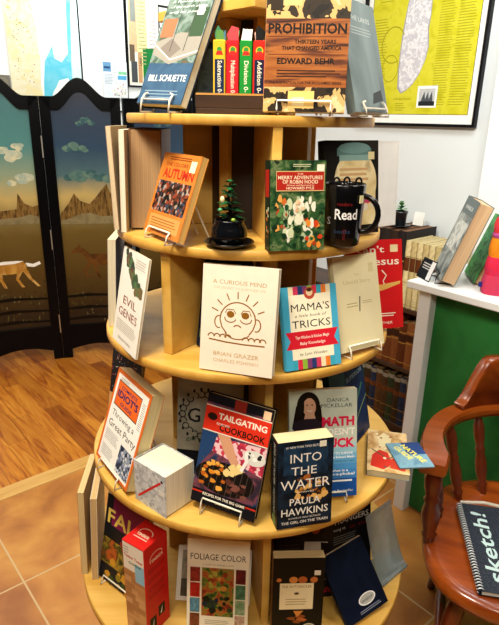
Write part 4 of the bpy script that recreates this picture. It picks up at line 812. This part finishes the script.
def p_ov(p): p.rect(0,0,1,1,photo('ink_blue', ['#0a0f1c', '#10182c', '#080c16'], 10)); p.ell(.60,.20,.20,.10,wht,24); p.ell(.60,.20,.175,.082,K('#b8b8b0'),24); p.text('outdoor', .60, .175, .07, ink, width=.28, shear=.2); p.lines(.35,.9,.05,.10,2,K('#8a94a8'),.4)
book('ink blue book with white oval emblem leaning far back on fifth tier', 5, .303, 1.026, 30, 38, .132, .165, .012, K('#0e1424'), p_ov, rho=6)
# clear acrylic leaflet holder
def make_holder():
    m = MB(); g = col('#b9c6ca', .12, var=.1, trans=.55, alpha=.75); pts = []
    e = empty('leaflet_holder', (.352, 1.215, Z(5)+.0004), 'smoky clear curved plastic leaflet holder at right rim of fifth tier', 'leaflet holder', rot=(0, 0, R(42)))
    n = 14; prof = [(.075*(i/n), .17*(1-i/n)**1.6) for i in range(n+1)]
    pr = [(y, z) for y, z in prof]
    vs = []; fs = []
    for y, z in pr:
        vs += [(-.055, -y, z+.003), (.055, -y, z+.003), (-.055, -y+.002, z+.0055), (.055, -y+.002, z+.0055)]
    for i in range(n):
        a = 4*i; b = a+4; fs += [(a, b, b+1, a+1), (a+2, a+3, b+3, b+2), (a, a+2, b+2, b), (a+1, b+1, b+3, a+3)]
    fs += [(0,1,3,2), (4*n, 4*n+2, 4*n+3, 4*n+1)]
    m.add(vs, fs, g, None, True); m.build('curved_sheet', e)
    b = MB(); b.box((-.055, -.075, 0), (.055, .002, .003), g); b.build('foot', e)
make_holder()

# ---------------------------------------------------------------- bookcase by the right wall (local x = +B along its face, y = +A into the wall)
def Bloc(b, z, a=2.162): return W(a, b, z)
def make_bookcase():
    dk = wood('bookcase_walnut', '#2c1a10', '#4a2c1a', 'X', rough=.45, fine=18)
    e = empty('bookcase', Bloc(-1.72, 0), 'low dark wooden bookcase against the right wall behind tower', 'bookcase', rot=(0, 0, RZB)); Lx = .46; D = .232
    for z, t_ in ((.055, .02), (.365, .02), (.668, .022)): m = MB(); m.bbox((-Lx, .0, z-t_), (Lx, D, z), dk, .001); m.build('shelf', e)
    for x in (-Lx-.02, Lx): m = MB(); m.bbox((x, 0, 0), (x+.02, D, .668), dk, .001); m.build('side_panel', e)
    m = MB(); m.box((-Lx, D-.008, .055), (Lx, D-.0005, .645), dk); m.build('back_panel', e); m = MB(); m.box((-Lx, .01, 0), (Lx, .025, .034), dk); m.build('kickboard', e)
make_bookcase()
def old_book(b, z, w, h, d, c, bands, label, grp, a=2.168, pgc='#b08a5c'):
    """volume with the spine facing the room"""
    e = empty('old_book', Bloc(b, z, a), label, 'book', grp, rot=(0, 0, RZB)); m = MB(); cm = photo('leather_' + c, [c, c], 30) if False else col(c, .45, var=.18, scale=60)
    n = 6; sp = [(-w/2 + w*i/n, .004 - .006*math.sin(PI*i/n)) for i in range(n+1)]
    m.flat(sp + [(w/2, .008), (-w/2, .008)], 0, h, cm); m.box((-w/2, .008, 0), (-w/2+.002, d, h), cm); m.box((w/2-.002, .008, 0), (w/2, d, h), cm)
    p = Print(m, w, h, lambda u, v, k: (-w/2+u, .0035 - .006*math.sin(PI*u/w) - .0002*k, v))
    for v0, v1, bc in bands:
        p.mb.add([p.f(w*i/n, v, p.k) for v in (v0*h, v1*h) for i in range(n+1)], [(i, i+1, n+2+i, n+1+i) for i in range(n)], col(bc, .45, var=.12)); p.k += 1
    m.build('cover', e); g = MB(); g.box((-w/2+.002, .008, .003), (w/2-.002, d-.004, h-.003), pages(pgc)); g.build('page_block', e)
ordw = ['first', 'second', 'third', 'fourth', 'fifth', 'sixth', 'seventh', 'eighth', 'ninth', 'tenth', 'eleventh', 'twelfth']
x = -1.70
for i in range(6):
    w_ = .046; old_book(x, .6685, w_-.001, .350+.004*(i % 2), .245, ('#2a2422', '#30241e', '#241f20')[i % 3], [(.02,.30,'#6a3a20'), (.60,.62,'#8a6a34'), (.40,.56,'#5a2c1a')], 'tall dark brown volume, %s from left of those under the plant' % ordw[i], 'old volumes on top of the bookcase', pgc='#7a5030'); x += w_
x += .0
for i in range(7):
    w_ = .0305; old_book(x-.008, .6685, w_-.003, .315, .215, '#bfae7c' if i % 2 else '#d2c494', [(.56,.76,'#5a3018'), (.77,.78,'#8a6a34'), (.04,.05,'#a08a50'), (.12,.125,'#a08a50'), (.38,.39,'#a08a50')], 'cream spined volume with brown band, %s cream one from the left' % ordw[i], 'cream volumes on top of the bookcase', pgc='#cbbd92'); x += w_
x = -1.66
for i in range(9):
    w_ = .042; old_book(x, .3655, w_-.001, .225+.012*(i % 3), .19, ('#6a3a20','#7a4626','#5a2e1a','#84502c')[i % 4], [(.78,.80,'#a8823c'), (.55,.57,'#a8823c'), (.60,.74,'#3a2014'), (.10,.12,'#a8823c')], 'reddish brown leather volume, %s from left on the middle shelf' % ordw[i], 'leather volumes on the middle shelf'); x += w_
x = -1.66
for i in range(10):
    w_ = .036; old_book(x, .0555, w_-.001, .262-.008*(i % 2), .19, ('#4a3420','#2f3c28','#3a2c1e','#24304a','#5a3c24')[i % 5], [(.90,.98,'#8a8474'), (.60,.70,'#6a3c20'), (.30,.32,'#8a6a34'), (.12,.13,'#8a6a34')], 'worn dark volume, %s from left on the lowest shelf' % ordw[i], 'worn volumes on the lowest shelf'); x += w_
# plant and card on the books
def make_plant():
    P = W(2.26, -1.555, 1.0232)
    m = MB(); bk = col('#10131a', .25); m.lathe([(0,0),(.03,0),(.05,.006),(.052,.008),(.05,.009),(.03,.004),(0,.0035)], bk, 32, caps=False); o = m.build('plant_saucer', loc=P); tag(o, 'small black saucer on the old books under the green succulent', 'saucer')
    e = empty('potted_succulent', P+Vector((0, 0, .0042)), 'tiny green succulent in a black pot on top of old books', 'potted plant'); e.scale = (1.22, 1.22, 1.22); m = MB(); m.lathe([(0,0),(.020,0),(.022,.002),(.0265,.048),(.028,.050),(.028,.056),(.025,.056),(.024,.048),(0,.047)], bk, 28, caps=False); m.build('pot', e)
    f = MB(); gs = [col(c, .4, var=.15) for c in ('#5a8a5c','#7aa878','#3f6a48','#8ab890')]
    for L_, n, z_, upv in ((.034,7,.056,.5),(.030,7,.064,.9),(.024,6,.074,1.4),(.018,5,.082,2.2)):
        for k in range(n): a = 2*PI*k/n+random.random(); leaf(f, (0,0,z_), (math.cos(a), math.sin(a), upv), L_, .006, random.choice(gs))
    f.tube([(0,0,.045),(0,0,.085)], .003, gs[2]); f.build('foliage', e)
    m = MB(); cw = K('#eef0ee'); m.box((-.028, -.0004, 0), (.028, .0004, .062), cw, Matrix.Rotation(R(-10), 4, 'X')); m.box((-.028, .0150, 0), (.028, .0158, .062), cw, Matrix.Rotation(R(2), 4, 'X')); o = m.build('place_card', loc=W(2.35, -1.515, 1.0232), rot=(0, 0, RZB)); tag(o, 'blank white folded card standing behind the succulent', 'card')
make_plant()

# ---------------------------------------------------------------- counter with green front
def make_counter():
    e = empty('shop_counter', W(1.701, -1.053), 'white topped shop counter with green front panel at right', 'counter', rot=(0, 0, RZB))
    wp = col('#e6eaec', .4, var=.03, scale=8); gp = photo('green_panel', ['#236632', '#2f7c3c', '#297036'], 5, rough=.5); D = .38; Lx = 1.35
    m = MB(); m.bbox((-.04, -.03, .935), (Lx, D+.03, .962), wp, .003); m.build('worktop', e)
    m = MB(); m.bbox((0, -.004, 0), (.048, .04, .9348), wp, .002); m.build('corner_post', e); m = MB(); m.bbox((0, D-.04, 0), (.048, D, .9348), wp, .002); m.build('corner_post', e)
    m = MB(); m.box((.048, .036, .012), (Lx, .055, .9348), gp); m.build('front_panel', e); m = MB(); m.box((.012, .04, .012), (.03, D-.04, .9348), wp); m.build('side_panel', e)
make_counter()
CZ = .962
def p_cb(p): p.rect(0,0,1,1,photo('bw_photo', ['#7f8a8a','#a8b0ae','#5a6466','#c8cecb'], 14)); p.rect(.0,.80,1,1,K('#5c6a6c')); p.rect(.1,.35,.9,.72,photo('bw_photo2', ['#8f9a98','#d8dcd8','#4a5456'], 22)); p.text('HARBOR', .5, .86, .07, K('#dfe4e2'), width=.6)
_, Mt = book('tall grey photo hardcover leaning on the white counter', 1, .668, 1.925, -100, 18, .192, .285, .050, K('#6a7678'), p_cb, z=CZ, lift=.006, pg='#d8b890', hard=True, spine=K('#5a6466'))
easel(Mt, 1, .192, .285, .050, 'black wire easel under the grey photo hardcover on counter', s=.05, z=CZ, mat_=col('#15161a', .3), leg=False)
m = MB(); m.box((-.045, 0, 0), (.045, .002, .075), K('#14161c'), Matrix.Rotation(R(-20), 4, 'X')); p = Print(m, .09, .075, lambda u, v, k: tuple(Matrix.Rotation(R(-20), 4, 'X') @ Vector((-.045+u, -EPS*k, v)))); p.lines(.15,.8,.5,.85,3,K('#c8c8c8'),.4); p.rect(.7,.05,.98,.95,K('#e6e8ea'))
tag(m.build('leaflet', loc=(.620, 1.935, CZ+.0009), rot=(0, 0, R(-78))), 'small black leaflet propped before the grey photo hardcover', 'leaflet')
def p_grn(p): p.rect(0,0,1,1,photo('jungle', ['#123a1c','#2f8a44','#5ab86a','#0e2a16'], 30))
book('green leafy book leaning behind the grey photo hardcover', 1, .792, 1.945, -99, 19, .17, .235, .022, K('#1c4a28'), p_grn, z=CZ, pg='#c8a878', hard=True)
def make_bag():
    """soft quilted bag in stacked bright bands"""
    e = empty('quilted_bag', (.860, 1.775, CZ+.0005), 'bright red and orange quilted bag at right end of counter', 'bag', rot=(0, 0, R(-12)))
    bands = [('#c83a5a',0,.064),('#d8284a',.064,.124),('#e88a1c',.124,.186),('#a84a8a',.186,.202),('#e03a3c',.202,.25)]
    m = MB()
    def ring(z):
        f = z/.25; hx = .085 - .015*f; hy = .045 - .018*f; return [(hx*math.copysign(abs(math.cos(a))**.6, math.cos(a)), hy*math.copysign(abs(math.sin(a))**.6, math.sin(a)), z) for a in [2*PI*i/32 for i in range(32)]]
    for c, z0, z1 in bands:
        cm = photo('cloth_' + c, [c, c, '#b83a6a' if c != '#e88a1c' else '#d87a1c'], 50, rough=.8); vs = []; ns = 6
        for j in range(ns+1):
            z = z0+(z1-z0)*j/ns; k = 1+.05*math.sin(PI*j/ns); vs += [(x*k, y*k, z) for x, y, z in ring(z)]
        m.add(vs, [(j*32+i, j*32+(i+1) % 32, (j+1)*32+(i+1) % 32, (j+1)*32+i) for j in range(ns) for i in range(32)], cm, None, True)
    m.add(ring(.25), [tuple(range(32))], col('#a83a4a', .8)); m.add(ring(0), [tuple(range(31, -1, -1))], col('#a83a4a', .8)); m.build('bag_body', e)
    t = MB(); t.tube([(-.055, -.02, .235), (-.045, -.025, .28), (-.0, -.03, .30), (.045, -.025, .28), (.055, -.02, .235)], .006, K('#c8283c', .8)); t.build('handle', e)
    q = MB(); q.box((-.097, -.016, .02), (-.087, -.004, .035), K('#2a2a7a', .6)); q.build('zip_tag', e)
make_bag()

# ---------------------------------------------------------------- wooden armchair
def make_chair():
    e = empty('captains_chair', (.792, 1.232, 0), 'glossy reddish wooden captain chair with curved arms at lower right', 'chair', rot=(0, 0, R(-17))); e.scale = (.965, .965, 1)
    wd = wood('cherry_varnish', '#6e2807', '#9c4a12', 'X', rough=.25, fine=16, coat=.4); wd2 = wood('cherry_dark', '#4a1a0a', '#6a2a10', 'Z', rough=.28, fine=16, coat=.4)
    # seat: rounded plan, dished and rounded rim
    def plan(k, s=1.0):
        a = 2*PI*k/72; ca, sa = math.cos(a), math.sin(a); n = 3.2
        r = (abs(ca/.305)**n + abs(sa/.285)**n)**(-1/n)
        x, y = r*ca, r*sa - .035
        if y > 0: x *= 1 - .25*(y/.26)**2
        return x*s, (y+.035)*s - .035
    m = MB(); rows = [(.93,.392),(.985,.398),(1.0,.412),(.995,.428),(.97,.438),(.90,.440),(.7,.432),(.4,.427),(.12,.427)]; vs = []; fs = []
    for s_, z in rows: vs += [plan(k, s_) + (z,) for k in range(72)]
    for j in range(len(rows)-1): fs += [(j*72+k, j*72+(k+1) % 72, (j+1)*72+(k+1) % 72, (j+1)*72+k) for k in range(72)]
    m.add(vs, fs, wd, None, True); m.add(vs[:72], [tuple(range(71, -1, -1))], wd); m.add(vs[-72:], [tuple(range(72))], wd, None, True); m.build('seat', e)
    # bowed arm rail
    pth = []
    for i in range(61):
        ph = R(-104 + 208*i/60); k = abs(ph)/R(104); rr = .300 + .010*k; pth.append((rr*math.sin(ph), rr*math.cos(ph), .672, .058 if k < .8 else .058+.018*(k-.8)/.2))
    def ext(sg):
        ph = R(104)*sg; bx, by = .310*math.sin(ph), .310*math.cos(ph); return [(bx+sg*.003, by-.015, .671, .077), (bx+sg*.005, by-.030, .668, .078), (bx+sg*.006, by-.044, .660, .072)]
    pth = list(reversed(ext(-1))) + pth + ext(1)
    m = MB(); vs = []; fs = []; sec = [(-.5,.2),(-.42,.5),(.42,.5),(.5,.2),(.5,-.2),(.42,-.5),(-.42,-.5),(-.5,-.2)]; n = len(pth)
    for i, (x, y, z, w_) in enumerate(pth):
        a = pth[max(0, i-1)]; b = pth[min(n-1, i+1)]; dx, dy = b[0]-a[0], b[1]-a[1]; l = math.hypot(dx, dy); nx, ny = dy/l, -dx/l
        for u, v in sec: vs.append((x+nx*u*w_, y+ny*u*w_, z+v*.034))
    for i in range(n-1): fs += [(i*8+k, i*8+(k+1) % 8, (i+1)*8+(k+1) % 8, (i+1)*8+k) for k in range(8)]
    fs += [tuple(range(7, -1, -1)), tuple(range((n-1)*8, n*8))]; m.add(vs, fs, wd, None, False); m.build('arm_rail', e)
    # crest on the back of the rail
    m = MB(); vs = []; fs = []; n = 41
    for i in range(n):
        u = -1+2*i/(n-1); ph = R(50*u); k = min(1, (1-abs(u))/.42); hgt = .012 + .135*(.5-.5*math.cos(PI*k)); r_ = .302
        for dr, z in ((-.013,.6895),(-.013,.6895+hgt*.8),(-.016,.6895+hgt*.93),(-.008,.6895+hgt),(.008+.012,.6895+hgt),(.024,.6895+hgt*.9),(.013,.6895+hgt*.75),(.013,.6895)):
            q = r_+dr + .012*(z-.6895)/.15; vs.append((q*math.sin(ph), q*math.cos(ph), z))
    for i in range(n-1): fs += [(i*8+(k+1) % 8, i*8+k, (i+1)*8+k, (i+1)*8+(k+1) % 8) for k in range(8)]
    fs += [tuple(range(8)), tuple(range(n*8-1, (n-1)*8-1, -1))]; m.add(vs, fs, wd, None, True); m.build('crest', e)
    def turned(a, b, r_, prof):
        a, b = Vector(a), Vector(b); d = b-a; T = Matrix.Translation(a) @ d.to_track_quat('Z', 'Y').to_matrix().to_4x4(); mm = MB(); mm.lathe([(r_*k, d.length*t_) for t_, k in prof], wd2, 20, T); return mm
    sp = [(0,.75),(.08,.8),(.12,1.05),(.16,.8),(.28,1.15),(.40,1.2),(.52,.85),(.56,1.1),(.60,.8),(.72,1.1),(.84,1.15),(.92,.85),(1,.8)]
    for ph, rb, rt, r_ in ((106,.300,.312,.021),(85,.262,.305,.017),(58,.235,.302,.015),(34,.225,.300,.015),(11,.222,.300,.015)):
        for sg in (-1, 1):
            q = R(ph*sg); yb = rb*math.cos(q) - (.03 if ph == 106 else .02)
            turned((rb*math.sin(q), yb, .430), (rt*math.sin(q), rt*math.cos(q), .656), r_, sp).build('spindle', e)
    lp = [(0,.6),(.1,.75),(.3,1.1),(.42,1.15),(.48,.8),(.52,1.15),(.56,.8),(.75,1.15),(.9,1.0),(1,.8)]
    legs = [((-.27,-.28,0),(-.19,-.20,.395)),((.27,-.28,0),(.19,-.20,.395)),((-.23,.20,0),(-.17,.13,.395)),((.23,.20,0),(.17,.13,.395))]
    for a, b in legs: turned(a, b, .021, lp).build('leg', e)
    st = [(0,.7),(.3,.9),(.5,1.3),(.7,.9),(1,.7)]
    for i, j, t_ in ((0,2,.42),(1,3,.42),(0,1,.55)):
        f = lambda k: Vector(legs[k][0]).lerp(Vector(legs[k][1]), t_); turned(f(i), f(j), .013, st).build('stretcher', e)
make_chair()
def sketchbook(label, c, rz, z, w_, h_):
    e = empty('sketchbook', (c[0], c[1], z), label, 'sketchbook', 'sketchbooks on the chair', rot=(0, 0, R(rz)))
    g = MB(); g.box((.012, .001, .001), (w_-.001, h_-.001, .011), pages('#d8d8c8')); g.build('page_block', e)
    m = MB(); nv = photo('sketch_navy', ['#0a1422','#101e30','#0c182a'], 30, rough=.55); m.box((.004, 0, .011), (w_, h_, .0125), nv); m.box((.004, 0, 0), (w_, h_, .0009), nv)
    p = Print(m, w_, h_, lambda u, v, k: (u, v, .0125+EPS*k)); p.text('sketch!', .36, .10, .17, K('#b9d4d6'), 'l', ang=90, bold=.015, width=1.3, shear=.1); p.text('a drawing pad', .52, .16, .05, K('#7f9aa4'), 'l', ang=90, width=.5); p.rect(.9,.0,1,1,K('#2a6a7a'))
    m.build('cover', e)
    s = MB(); wr_ = col('#d8dcdc', .3, metal=.4)
    n = int(h_/.0095)
    for i in range(n):
        y = .006+(h_-.012)*i/(n-1); s.tube([(.009+.0075*math.cos(q), y, .0067+.0085*math.sin(q)) for q in [R(-150+300*j/8) for j in range(9)]], .0016, wr_, 5)
    o = s.build('spiral_binding', e)
    f = MB(); f.box((.014, -.004, .0140), (w_+.003, h_+.012, .0143), col('#e8ecec', .08, alpha=.012)); f.tube([(.014, h_+.008, .010), (w_*.4, h_+.014, .014), (w_*.7, h_+.009, .010), (w_, h_+.013, .013)], .005, col('#e8e8d8', .1, alpha=.5), 6); f.build('plastic_wrap', e)
sketchbook('navy spiral sketchbook nearest the front edge of chair seat', (.552, 1.024), -10.5, .4435, .20, .325)
sketchbook('navy spiral sketchbook lying behind and partly on the other one', (.745, 1.10), -4, .464, .18, .27)
